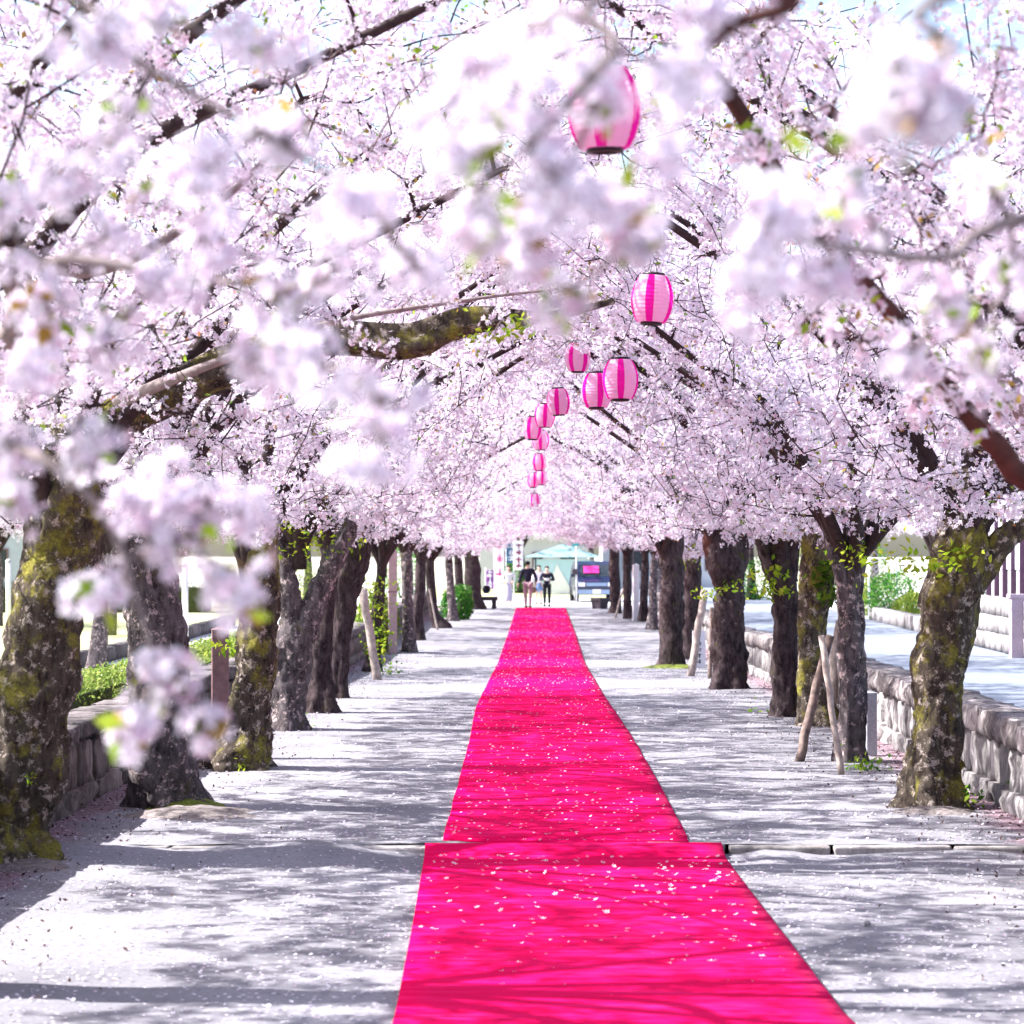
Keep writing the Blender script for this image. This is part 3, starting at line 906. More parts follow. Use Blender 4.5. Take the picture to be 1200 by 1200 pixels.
S((1, 0), [(1125, 645), (1118, 665), (1088, 658), (1135, 655)], count=16, spread=.10, size=.07)
S((1, 2), [(965, 680), (970, 700), (968, 665)], count=50, spread=.09, size=.09, cols=((.06, .12, .015), (.12, .18, .02), (.04, .08, .01)))
S((1, 3), [(905, 675), (895, 690), (912, 690), (905, 608), (925, 612), (888, 606), (940, 620)], count=34, spread=.13, size=.09)
S((1, 4), [(820, 698), (832, 694), (845, 690), (860, 684), (855, 614), (875, 612)], count=16, spread=.09, size=.09)
S((1, 5), [(790, 568), (805, 572), (780, 564)], count=22, spread=.15, size=.09)
mound(TREES[(-1, 0)], 20, 1015, .48, .5, .05, M_SOIL)
mound(TREES[(-1, 1)], 222, 955, .62, .55, .06, M_SOIL)
mound(TREES[(-1, 1)], 214, 946, .38, .35, .085, M_MOSS, "moss_patch")
mound(TREES[(1, 0)], 1095, 952, .42, .4, .04, M_SOIL)
mound(TREES[(1, 5)], 790, 782, .75, .9, .05, M_MOSS, "moss_patch")

# ------------------------------------------------------------------ carpets
def carpet(rows, z_up, label, ripple=.006):
    """rows: (D, x left, x right)"""
    rows = sorted(rows)
    Ds = np.arange(rows[0][0], rows[-1][0], .16 if rows[0][0] < 18 else .4).tolist() + [rows[-1][0]]
    a = np.array(rows)
    nx = 12
    vs, fs = [], []
    for D in Ds:
        l, r = np.interp(D, a[:, 0], a[:, 1]), np.interp(D, a[:, 0], a[:, 2])
        l += .012 * mnoise.noise(Vector((D * .9, 1, 0)))
        r += .012 * mnoise.noise(Vector((D * .9, 7, 0)))
        for i in range(nx + 1):
            x = l + (r - l) * i / nx
            vs.append((x, D, gz(D) + z_up + ripple * (1 + mnoise.noise(Vector((x * .8, D * 2.6, 2))) + .5 * mnoise.noise(Vector((x * 2, D * 7, 5))))))
    k = nx + 1
    for i in range(len(Ds) - 1):
        for j in range(nx):
            fs.append((i * k + j, i * k + j + 1, (i + 1) * k + j + 1, (i + 1) * k + j))
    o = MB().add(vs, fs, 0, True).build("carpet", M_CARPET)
    s = o.modifiers.new("thick", 'SOLIDIFY')
    s.thickness = .008
    s.offset = -1
    return tag(o, label, "carpet", "carpets laid along the path")
def crow(py, l, r):
    D = depth_at(py)
    return (D, (l - VX) / F_PX * D, (r - VX) / F_PX * D)
far_rows = [crow(713, 605, 663), crow(745, 595, 675), crow(779, 583, 686), crow(817, 564, 708), crow(833, 557, 719), crow(871, 550, 744), crow(928, 535, 776), crow(990, 518, 808)]
D0 = 18.22
far_rows.append((D0, (516 - VX) / F_PX * D0, (812 - VX) / F_PX * D0))
carpet([r for r in far_rows if r[0] > 18.6] + [(18.40, far_rows[-2][1], far_rows[-2][2])], .020, "long narrower magenta carpet running from the step to the walkers", .005)
near_rows = [(18.62, (499 - VX) / F_PX * 18.62, (842 - VX) / F_PX * 18.62), (18.3, (498 - VX) / F_PX * 18.3, (846 - VX) / F_PX * 18.3), crow(1100, 482, 916), crow(1200, 463, 990), (9.0, -.66, 1.66), (5.0, -.62, 1.72)]
def lay_near(rows):
    rows = sorted(rows)
    a = np.array(rows)
    Ds = np.arange(rows[0][0], 18.36, .1).tolist() + [18.36]
    vs, fs, nx = [], [], 14
    for D in Ds:
        l, r = np.interp(D, a[:, 0], a[:, 1]), np.interp(D, a[:, 0], a[:, 2])
        zt = max(gz(min(D, 18.3)), np.interp(D, [17.95, 18.28, 18.36], [-.07, -.005, .002])) + .016
        for i in range(nx + 1):
            x = l + (r - l) * i / nx
            vs.append((x, D, zt + .005 * (1 + mnoise.noise(Vector((x * .8, D * 2.6, 2))) + .6 * mnoise.noise(Vector((x * 1.5, D * 7, 5))))))
    k = nx + 1
    for i in range(len(Ds) - 1):
        for j in range(nx):
            fs.append((i * k + j, i * k + j + 1, (i + 1) * k + j + 1, (i + 1) * k + j))
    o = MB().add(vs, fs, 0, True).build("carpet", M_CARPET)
    s = o.modifiers.new("thick", 'SOLIDIFY')
    s.thickness = .012
    s.offset = -1
    return tag(o, "wide magenta carpet in the foreground, its end draped over the step", "carpet", "carpets laid along the path")
lay_near(near_rows)

# fallen petals: on the carpet and on the ground
def petals(name, n, xf, d0, d1, up, size, power=1.0):
    D = d0 + (d1 - d0) * rng.random(n) ** power
    X = np.array([xf(d) for d in D])
    cl = np.array([mnoise.noise(Vector((x * 1.3, d * .8, 9))) for x, d in zip(X, D)]) > rng.uniform(-.75, .35, n)
    X, D = X[cl], D[cl]
    n = len(D)
    Z = np.array([gz(d) for d in D]) + up
    C = np.stack([X, D, Z], 1)
    Nn = unit(rng.normal(size=(n, 3)) * .25 + np.array([0, 0, 1]))
    V, Q, T = flower_arrays(C, Nn, size * rng.uniform(.6, 1.2, n))
    o = link(bpy.data.objects.new(name, np_mesh(name, V, Q, M_PETAL, T)))
    o["kind"] = "stuff"
    o["label"] = "white fallen petals scattered over the " + ("magenta carpet" if "carpet" in name or up > .02 else "sandy path")
    o["category"] = "petals"
an, af = np.array(sorted(near_rows)), np.array(sorted(far_rows))
def xn(d):
    return rng.uniform(np.interp(d, an[:, 0], an[:, 1]) + .03, np.interp(d, an[:, 0], an[:, 2]) - .03)
def xfar(d):
    return rng.uniform(np.interp(d, af[:, 0], af[:, 1]) + .03, np.interp(d, af[:, 0], af[:, 2]) - .03)
petals("fallen_petals", 760, xn, 9.5, 18.1, .036, .0175, 1.25)
petals("fallen_petals", 2600, xfar, 18.8, 90, .032, .0135, 1.3)
petals("fallen_petals", 9000, lambda d: rng.uniform(-3.8, 3.8), 9, 18.2, .012, .013)
petals("fallen_petals", 12000, lambda d: rng.uniform(-3.8, 3.8), 18.6, 60, .012, .014, 1.4)

# brown leaf litter and twig bits, thick along the walls and round the trunks
nL = 5200
sg_ = np.where(rng.random(nL) < .5, -1, 1)
LX = sg_ * np.clip(3.85 - np.abs(rng.normal(size=nL)) * .62, .2, 3.8)
LD = 10 + 46 * rng.random(nL) ** 1.3
okl = ~((LX > -1.3) & (LX < 1.7))
LX, LD = LX[okl], LD[okl]
LC_ = np.stack([LX, LD, np.array([gz(d) for d in LD]) + .018], 1)
Vl, Ql, Tl = leaf_arrays(LC_, rng.uniform(.012, .038, len(LC_)), ((.10, .05, .035), (.05, .03, .028), (.16, .10, .08)))
ll = link(bpy.data.objects.new("leaf_litter", np_mesh("leaf_litter", Vl, Ql, M_LEAF, Tl)))
ll["kind"] = "stuff"
ll["label"] = "brown leaf bits scattered along the path edges"
ll["category"] = "leaves"

# ------------------------------------------------------------------ stone walls
def rock(mb, c, d, seed, sub=1, rough=.1, bulge=.0):
    """a roughly squared stone: box cut into a small grid, pushed by noise"""
    cx, cy, cz = c
    bm = bmesh.new()
    bmesh.ops.create_cube(bm, size=1)
    bmesh.ops.subdivide_edges(bm, edges=bm.edges[:], cuts=sub, use_grid_fill=True)
    vs = []
    for v in bm.verts:
        p = v.co.copy()
        q = p.normalized() * .62
        p = p.lerp(q, .12 + bulge)
        n = mnoise.noise_vector(p * 2.3 + Vector((seed * 1.37, seed * .71, seed)))
        p += n * rough + mnoise.noise_vector(p * 7 + Vector((seed, 3, 1))) * rough * .45
        vs.append((cx + p.x * d[0], cy + p.y * d[1], cz + p.z * d[2]))
    mb.add(vs, [[v.index for v in f.verts] for f in bm.faces], 0, True)
    bm.free()
def wall(x, side, name_label, near, far, ms, mc, detail_to):
    root = thing("stone_wall", name_label, "wall", (x, near, gz(near)), "stone walls along the path")
    core = MB()
    d = near
    while d < far:
        e = min(d + 3, far)
        z = min(gz(d), gz(e))
        core.box((x + side * .05, (d + e) / 2, z + .3), (.2, e - d, .66))
        d = e
    core.build("core", ms, root, root.location)
    far_mb = {"base_stone": MB(), "wall_stone": MB(), "cap_stone": MB()}
    mats = {"base_stone": ms, "wall_stone": ms, "cap_stone": mc}
    sd = 0
    for nm, z0, h, th, lmin, lmax in (("base_stone", 0.06, .20, .40, .35, .8), ("wall_stone", .33, .38, .30, .26, .5), ("cap_stone", .62, .24, .44, .3, .62) if side > 0 else ("cap_stone", .60, .15, .40, .5, .9)):
        d = near
        while d < far - .2:
            l = random.uniform(lmin, lmax)
            if d > detail_to:
                l *= 1.4
            sd += 1
            c = (x + random.uniform(-.015, .015), d + l / 2, gz(d + l / 2) + z0 + random.uniform(-.012, .012) + (0 if nm != "cap_stone" else .02))
            dims = (th, l * .965 if nm != 'wall_stone' else l * .935, h * random.uniform(.94, 1.04))
            mb = MB() if d < detail_to else far_mb[nm]
            rock(mb, c, dims, sd, 3 if d < 30 else 1, rough=.12 if nm != "cap_stone" else .09, bulge=.28 if (nm == "cap_stone" and side > 0) else 0)
            if d < detail_to:
                mb.build(nm, mats[nm], root, root.location)
            d += l
    for nm, mb in far_mb.items():
        if mb.v:
            o = mb.build(nm, mats[nm], root, root.location)
            o["kind"] = "stuff"
wall(-3.98, -1, "low brown stone wall with a dark flat cap left of the path", 12.5, 90, M_STONE_L, M_CAP_L, 40)
wall(3.98, 1, "low pale stone wall with a rounded cap between path and road", 14.5, 90, M_STONE_R, M_CAP_R, 40)

# loose stones by the right wall
for k, (px, py, r, lab) in enumerate([(1158, 930, .10, "white rounded stone at the foot of the right wall"), (1038, 868, .17, "large pale boulder leaning on the right wall behind the nearest right tree"), (1016, 1085, .022, "small dark pebble lying on the near path")]):
    c = on_ground(px, py)
    mb = MB()
    rock(mb, (c.x, c.y, c.z + r * .5), (r * 2, r * 2, r * 1.5), 900 + k, rough=.12, bulge=.4)
    o = mb.build("stone", M_STONE_R)
    m = o.modifiers.new("s", 'SUBSURF'); m.levels = m.render_levels = 1
    tag(o, lab, "stone")

# ------------------------------------------------------------------ posts, props, stakes, signs
def sq_post(px, pytop, pybase, wpx, mat, name, label, cat, D=None, group=None, capm=None):
    b = on_ground(px, pybase)
    if D:
        b = Vector(((px - VX) / F_PX * D, D, gz(D)))
    zt = CAM_H - (pytop - VY) / F_PX * b.y
    w = wpx / F_PX * b.y
    root = thing(name, label, cat, b, group, R(8))
    mb = MB().box((0, 0, (zt - b.z) / 2 - .05), (w, w, zt - b.z + .1))
    o = mb.build("shaft", mat, root)
    bv = o.modifiers.new("b", 'BEVEL'); bv.width = .008
    mb = MB()
    s = w / 2 + .006
    mb.add([(-s, -s, 0), (s, -s, 0), (s, s, 0), (-s, s, 0), (0, 0, w * .22)], [(0, 1, 4), (1, 2, 4), (2, 3, 4), (3, 0, 4), (3, 2, 1, 0)])
    c = mb.build("cap", capm or mat, root)
    c.location = (0, 0, zt - b.z + .002)
    return root, zt - b.z, w
sq_post(258, 738, 888, 20, M_WOODPOST, "wooden_post", "purple brown square post behind the third left tree", "post")
p2, h2, w2 = sq_post(460, 645, 766, 10, plain("pinkish_post_paint", (.36, .26, .27), .6, .15, 12), "wooden_post", "tall pinkish brown post with a seam among the left row trunks", "post")
MB().box((0, 0, h2 * .6), (w2 * 1.15, w2 * 1.15, .03)).build("band", M_WOODPOST, p2)
sq_post(1020, 812, 886, 13, M_GREYSTONE, "stone_post", "short grey granite post right of the banded tree", "post")
sq_post(745, 662, 727, 7, M_WHITEPAINT, "wooden_post", "white post among the far trunks of the right row", "post")
# white notice board with dark brush characters standing behind the prop pole
b = on_ground(819, 783)
nb = thing("notice_board", "white upright board with dark characters behind the pale leaning prop", "sign", b, None, R(4))
sw, sh = 15 / F_PX * b.y, 44 / F_PX * b.y
MB().box((0, 0, sh / 2), (sw, .04, sh)).build("board", plain("white_board", (.70, .70, .76), .6, .05, 8), nb)
ch = MB()
rr = random.Random(4)
for i in range(5):
    cz = sh * (.80 - i * .155)
    for q in range(4):
        if q % 2:
            ch.box((rr.uniform(-.02, .02), -.0225, cz + rr.uniform(-.03, .03)), (.075, .004, .011), 0)
        else:
            ch.box((rr.uniform(-.03, .03), -.0235, cz), (.011, .004, .075), 0)
ch.build("lettering", M_BLACK, nb)["kind"] = "stuff"

def prop(pxt, pyt, pxb, pyb, w, mat, label, name="prop_pole", D=None, group=None):
    b = on_ground(pxb, pyb)
    if D:
        b = Vector(((pxb - VX) / F_PX * D, D, gz(D)))
    t = W(pxt, pyt, b.y + .25)
    r = w / 2 / F_PX * b.y
    mb = MB()
    pts = [b.lerp(t, s) + Vector((random.uniform(-1, 1), random.uniform(-1, 1), 0)) * r * .25 for s in np.linspace(-.04, 1, 9)]
    mb.tube(pts, [r * (1.08 - .12 * i / 8) for i in range(9)], 10, True, 0, lambda p, a, i: 1 + .12 * mnoise.noise(Vector((math.cos(a), math.sin(a), p.z * 4))))
    return tag(mb.build(name, mat), label, "pole", group)
G = "props supporting the trees"
prop(425, 690, 443, 797, 10, M_POLE, "weathered prop pole leaning against the left row beside the ivy", group=G)
prop(826, 692, 809, 792, 9, M_POLE, "pale prop pole leaning left of the white notice board", group=G)
prop(834, 712, 832, 795, 5, M_DARKPOLE, "thin dark stake right of the white notice board", "stake", group=G)
prop(972, 745, 936, 893, 11, M_DARKPOLE, "brown stake slanting to the lower left of the banded tree", "stake", group=G)
prop(962, 745, 986, 908, 8, M_POLE, "thin grey stake slanting to the right before the banded tree", "stake", group=G)
prop(985, 728, 972, 845, 13, M_POLE, "thick pale log wedged between the crossed stakes", group=G)
prop(503, 690, 513, 738, 2.4, M_POLE, "thin stick leaning on the far left tree with spread roots", "stake", group=G)
prop(730, 690, 721, 724, 2.6, M_POLE, "thin stick slanting before the last tree of the right row", "stake", group=G)

# weeds
def weed(px, py, label, n=60, s=.10, size=.06, cols=((.16, .30, .03), (.28, .38, .05), (.08, .2, .03))):
    c = on_ground(px, py)
    root = thing("weed", label, "plant", c, "weeds at the tree feet")
    sprig(root, [(c.x, c.y, c.z + s * .5)], "leaf", n, s, size, cols)
    st = MB()
    for i in range(5):
        e = Vector((c.x + random.gauss(0, s), c.y + random.gauss(0, s), c.z + s * random.uniform(.6, 1.2)))
        st.tube([c, c.lerp(e, .5) + Vector((0, 0, .02)), e], [.004, .003, .002], 4, False)
    st.build("stem", M_MOSS, root, c)
weed(1012, 903, "green weed at the foot of the banded tree")
weed(1128, 948, "small weed right of the nearest right tree's foot")
weed(290, 903, "yellow green weed at the foot of the third left tree", 30, .08, .06, ((.34, .42, .04), (.3, .36, .04)))
weed(345, 853, "weed beside the foot of the Y shaped tree", 40, .12, .06)
weed(915, 838, "weed growing at the foot of the dark banded right tree", 60, .16, .08)
weed(643 - 190, 790, "weed at the foot of the left prop pole", 40, .15, .08)

# ------------------------------------------------------------------ lanterns and their cable
M_PAPER = leafy("lantern_paper_white", False, (.85, .52, .72), .5)
M_PAPERP = leafy("lantern_paper_magenta", False, (.80, .02, .40), .5)
LANT = [  # px, py centre, height px, label
    (709, 128, 100, "largest nearest lantern, blurred and half covered by blossom near the top"),
    (735, 262, 66, "lantern hidden in blossom between the largest one and the sharp striped one"),
    (763, 351, 58, "sharp white and magenta striped lantern hanging alone in the open"),
    (727, 445, 49, "right lantern of the overlapping pair below the sharp striped one"),
    (699, 458, 42, "left, darker striped lantern of the overlapping pair"),
    (677, 419, 35, "pale pink lantern hanging higher, left above the overlapping pair"),
    (655, 471, 32, "pink lantern left of the overlapping pair, first of the far string"),
    (638, 487, 28, "pink lantern second in the far descending string"),
    (624, 502, 27, "pink lantern furthest left in the string"),
    (634, 516, 23, "pink lantern just right below the furthest left one"),
    (632, 542, 20, "small lantern at the middle of the vertical tail of the string"),
    (634, 560, 17, "small lantern below the middle of the string's tail, right one"),
    (625, 563, 17, "small pale lantern below the middle of the string's tail, left one"),
    (627, 586, 15, "tiny lantern near the bottom of the string's tail"),
    (621, 599, 12, "tiny lantern at the string's lower end, left one"),
    (634, 598, 12, "tiny lantern at the string's lower end, right one"),
]
LH, LWD = .36, .31
def lantern_meshes():
    prof = []
    for i in range(25):
        t = i / 24
        z = t * .34
        r = .075 + (LWD / 2 - .075) * math.sin(math.pi * (.06 + .90 * t)) ** .62
        prof.append((r * (1 + (.012 if i % 2 else -.006)), z))
    body = MB().lathe(prof, (0, 0, .012), 30, 0, lambda j: 1 if (j % 6) in (0, 1) else 0, False).mesh("paper_body", [M_PAPER, M_PAPERP])
    rb = MB().lathe([(.060, .014), (.078, .014), (.080, -.004), (.058, -.004), (.060, .014)], (0, 0, 0), 20).mesh("bottom_ring", M_BLACK)
    rt = MB().lathe([(.064, .0), (.082, .0), (.082, .022), (.062, .022), (.064, 0)], (0, 0, .350), 20).mesh("top_ring", M_BLACK)
    hg = MB().tube(catmull([(-.07, 0, .37), (-.05, 0, .42), (0, 0, .445), (.05, 0, .42), (.07, 0, .37)], 4), .0035, 5).mesh("handle", M_BLACK)
    bl = MB().lathe([(.001, .10), (.02, .11), (.03, .14), (.026, .18), (.014, .21), (.014, .36)], (0, 0, 0), 10).mesh("bulb", plain("white_bulb", (.8, .8, .78), .3, .02))
    return (("paper_body", body), ("bottom_ring", rb), ("top_ring", rt), ("handle", hg), ("bulb", bl))
LM = lantern_meshes()
cab = []
for k, (px, py, h, label) in enumerate(LANT):
    D = LH * F_PX / h
    c = W(px, py, D)
    root = thing("lantern", label, "lantern", (c.x, c.y, c.z - LH / 2), "paper lanterns on the cable", random.uniform(0, 6) if k != 2 else R(-112))
    root.rotation_euler = (random.uniform(-.05, .05), random.uniform(-.05, .05), root.rotation_euler[2])
    for nm, me in LM:
        link(bpy.data.objects.new(nm, me), root)
    cab.append((c.x, c.y, c.z + LH / 2 + .105))
cab.sort(key=lambda p: p[1])
cpts = [(.1, 4.0, 4.6)] + cab + [(0, 96, 4.2)]
mb = MB()
line = []
for a, b_ in zip(cpts, cpts[1:]):
    for s in np.linspace(0, 1, 7)[:-1]:
        sag = .05 * 4 * s * (1 - s)
        line.append((a[0] + (b_[0] - a[0]) * s, a[1] + (b_[1] - a[1]) * s, a[2] + (b_[2] - a[2]) * s - sag))
line.append(cpts[-1])
mb.tube([Vector(p) for p in line], .0035, 5)
tag(mb.build("lantern_cable", M_WIRE), "thin dark cable the lanterns hang from, above the carpet", "cable")

# ------------------------------------------------------------------ people at the end of the carpet
SKIN = plain("skin", (.55, .36, .28), .6, .05)
HAIR = plain("black_hair", (.012, .009, .009), .6, .2)
def skinned(name, verts, edges, radii, mat, parent, sub=2):
    me = bpy.data.meshes.new(name)
    me.from_pydata(verts, edges, [])
    o = link(bpy.data.objects.new(name, me), parent)
    me.materials.append(mat)
    m = o.modifiers.new("skin", 'SKIN')
    m.use_smooth_shade = True
    for i, r in enumerate(radii):
        sv = me.skin_vertices[0].data[i]
        rx, ry = r if isinstance(r, tuple) else (r, r)
        sv.radius = (rx, ry)
    me.skin_vertices[0].data[0].use_root = True
    s = o.modifiers.new("sub", 'SUBSURF')
    s.levels = s.render_levels = sub
    return o
def person(px, D, height, label, top, bottom, shoe, hair="short", stride=.1, arm_l=(.30, 0, .80), arm_r=(-.30, 0, .80), skirt=None, rz=0.0, elbow_l=None, elbow_r=None, collar=None):
    loc = Vector(((px - VX) / F_PX * D, D, gz(D) + .004))
    root = thing("person", label, "person", loc, "people at the end of the carpet", rz)
    root.scale = (height / 1.72,) * 3
    el, er = elbow_l or (.27, .03, 1.10), elbow_r or (-.27, .03, 1.10)
    V = [(0, 0, .93), (0, .01, 1.10), (0, .01, 1.28), (0, .01, 1.42), (0, 0, 1.50), (0, -.01, 1.58), (0, -.015, 1.66),   # 0-6 spine, head
         (.10, 0, .88), (.10, -stride * .45, .48), (.10, -stride, .08), (.10, -stride - .13, .035),                      # 7-10
         (-.10, 0, .88), (-.10, stride * .2, .48), (-.10, stride, .08), (-.10, stride - .13, .035),                      # 11-14
         (.19, .01, 1.39), el, arm_l, (arm_l[0], arm_l[1] - .03, arm_l[2] - .09),                                        # 15-18
         (-.19, .01, 1.39), er, arm_r, (arm_r[0], arm_r[1] - .03, arm_r[2] - .09)]
    E = [(0, 1), (1, 2), (2, 3), (3, 4), (4, 5), (5, 6), (0, 7), (7, 8), (8, 9), (9, 10), (0, 11), (11, 12), (12, 13), (13, 14), (3, 15), (15, 16), (16, 17), (17, 18), (3, 19), (19, 20), (20, 21), (21, 22)]
    Rr = [(.13, .10), (.115, .09), (.14, .10), (.12, .09), .052, (.078, .092), (.07, .085), .085, .06, .042, .035, .085, .06, .042, .035, .055, .042, .03, .03, .055, .042, .03, .03]
    body = skinned("body", V, E, Rr, SKIN, root)
    # face: nose and ears on the head, hair as its own mesh
    MB().add([(0, -.125, 1.60), (-.014, -.098, 1.575), (.014, -.098, 1.575), (0, -.095, 1.635)], [(0, 1, 2), (0, 2, 3), (0, 3, 1), (1, 3, 2)]).build("nose", SKIN, body)
    hv = [(0, .018, 1.735), (0, .035, 1.66), (0, .05, 1.57)]
    hr = [(.085, .09), (.112, .10), (.085, .06)]
    if hair == "long":
        hv += [(0, .06, 1.45), (0, .065, 1.30)]
        hr += [(.12, .06), (.10, .04)]
    skinned("hair", hv, [(i, i + 1) for i in range(len(hv) - 1)], hr, HAIR, root)
    # top
    tv = [(0, 0, .86), V[1], V[2], V[3], (0, .005, 1.455), V[15], V[16], tuple(np.array(V[16]) * .25 + np.array(V[17]) * .75), V[19], V[20], tuple(np.array(V[20]) * .25 + np.array(V[21]) * .75)]
    skinned("shirt", tv, [(0, 1), (1, 2), (2, 3), (3, 4), (3, 5), (5, 6), (6, 7), (3, 8), (8, 9), (9, 10)],
            [(.155, .12), (.145, .115), (.17, .125), (.145, .11), .07, .075, .062, .05, .075, .062, .05], top, root)
    if skirt:
        zb = skirt
        skinned("skirt", [(0, 0, 1.0), (0, 0, .85), (0, 0, (.85 + zb) / 2), (0, 0, zb)], [(0, 1), (1, 2), (2, 3)], [(.135, .105), (.165, .14), (.19, .17), (.22, .20)], bottom, root)
    else:
        bv = [(0, 0, .96)] + V[7:10] + V[11:14]
        skinned("trousers", bv, [(0, 1), (1, 2), (2, 3), (0, 4), (4, 5), (5, 6)], [(.15, .12), (.10, .10), .078, .06, (.10, .10), .078, .06], bottom, root)
    for i in (9, 13):
        a, f = np.array(V[i]), np.array(V[i + 1])
        skinned("shoe", [tuple(a + (0, .03, -.045)), tuple(f + (0, .03, 0)), tuple(f + (0, -.03, 0))], [(0, 1), (1, 2)], [(.07, .07), (.065, .06), (.06, .05)], shoe, root)
    return root
C_NAVY, C_BLK = plain("navy_cloth", (.014, .014, .035), .8, .3), plain("black_cloth", (.010, .010, .014), .8, .3)
C_PINK, C_WHITE = plain("pale_pink_cloth", (.34, .21, .25), .8, .08), plain("white_cloth", (.75, .74, .74), .8, .05)
C_LAV, C_DENIM = plain("lavender_cloth", (.50, .46, .58), .8, .1), plain("denim", (.12, .17, .30), .8, .2)
C_BROWN = plain("brown_leather", (.10, .045, .03), .5, .2)
man = person(618.5, 93.5, 1.70, "man in a dark navy shirt and pale pinkish trousers at the carpet's end", C_NAVY, C_PINK, C_BLK, "short", .16, (.38, .02, .83), (-.30, -.06, .90), rz=math.pi - .15, elbow_r=(-.33, .06, 1.10))
offi = person(641, 96.5, 1.50, "person in dark uniform and black trousers holding something with both hands", C_NAVY, C_BLK, C_BLK, "short", .06, (.05, -.26, 1.16), (-.05, -.26, 1.18), elbow_l=(.30, -.02, 1.12), elbow_r=(-.30, -.02, 1.12))
w1 = person(596, 97.5, 1.52, "woman with long dark hair in a white top and long lavender skirt", C_WHITE, C_LAV, C_WHITE, "long", .05, (.16, -.16, 1.02), (-.10, -.18, 1.0), skirt=.14)
w2_ = person(631.5, 99.5, 1.52, "woman in a pale top and blue skirt half hidden behind the man", plain("pale_lilac_cloth", (.58, .52, .60), .8, .1), C_DENIM, C_BROWN, "long", .05, (.26, -.05, .85), (-.26, -.05, .85), skirt=.55)
ch_ = person(588, 99.0, .95, "small child in white standing left of the long skirted woman", C_WHITE, C_WHITE, C_WHITE, "short", .05)
# things they hold
def held(root, off, dims, mat, name, label, cat):
    s = root.scale[0]
    c = root.location + Vector(off) * s
    o = MB().box((0, 0, 0), dims, .2).build(name, mat)
    o.location = c
    bv = o.modifiers.new("b", 'BEVEL'); bv.width = .012; bv.segments = 2
    return o, c
o, c = held(offi, (0, -.31, 1.15), (.15, .05, .10), C_WHITE, "camera_device", "", "")
tag(o, "small pale device held up by the person in dark uniform", "camera")
bag = thing("handbag", "brown handbag carried by the woman behind the man", "bag", w2_.location + Vector((-.26, -.09, .40)))
o = MB().box((0, 0, .16), (.30, .12, .22)).build("pouch", C_BROWN, bag)
bv = o.modifiers.new("b", 'BEVEL'); bv.width = .03; bv.segments = 3
MB().tube(catmull([(-.10, 0, .26), (-.06, 0, .36), (.06, 0, .36), (.10, 0, .26)], 4), .01, 6).build("handle", C_BROWN, bag)

# ------------------------------------------------------------------ end of the path: benches, van, banners, tent, buildings
def bench(px, D, label, w, withbag):
    b = Vector(((px - VX) / F_PX * D, D, gz(D)))
    root = thing("stone_bench", label, "bench", b)
    o = MB().box((0, 0, .37), (w, .45, .14)).build("seat", M_DARKSTONE, root)
    bv = o.modifiers.new("b", 'BEVEL'); bv.width = .02; bv.segments = 2
    for s in (-1, 1):
        MB().box((s * (w / 2 - .13), 0, .14), (.16, .38, .32)).build("leg", M_DARKSTONE, root)
    return root
bench(571, 92, "dark stone bench left of the carpet's far end", .75, True)
pb = Vector(((703 - VX) / F_PX * 92, 92, gz(92)))
pt = thing("planter", "square dark planter before the van at the right row's end", "planter", pb)
MB().lathe([(.26, 0), (.34, .34), (.36, .34), (.36, .40), (.29, .40), (.27, .32), (.01, .32)], (0, 0, 0), 4, smooth=False).build("tub", M_DARKSTONE, pt)
MB().lathe([(.28, .33), (.18, .36), (.01, .38)], (0, 0, 0), 12).build("soil", M_SOIL, pt)
bg = Vector(((570 - VX) / F_PX * 92, 92, gz(92) + .44))
bgt = thing("backpack", "dark rounded backpack set on the stone bench", "bag", bg)
skinned("sack", [(0, 0, .12), (0, 0, .30), (0, .0, .42)], [(0, 1), (1, 2)], [(.16, .12), (.17, .12), (.10, .08)], C_BLK, bgt)
MB().box((0, -.13, .2), (.2, .05, .16)).build("pocket", C_NAVY, bgt)

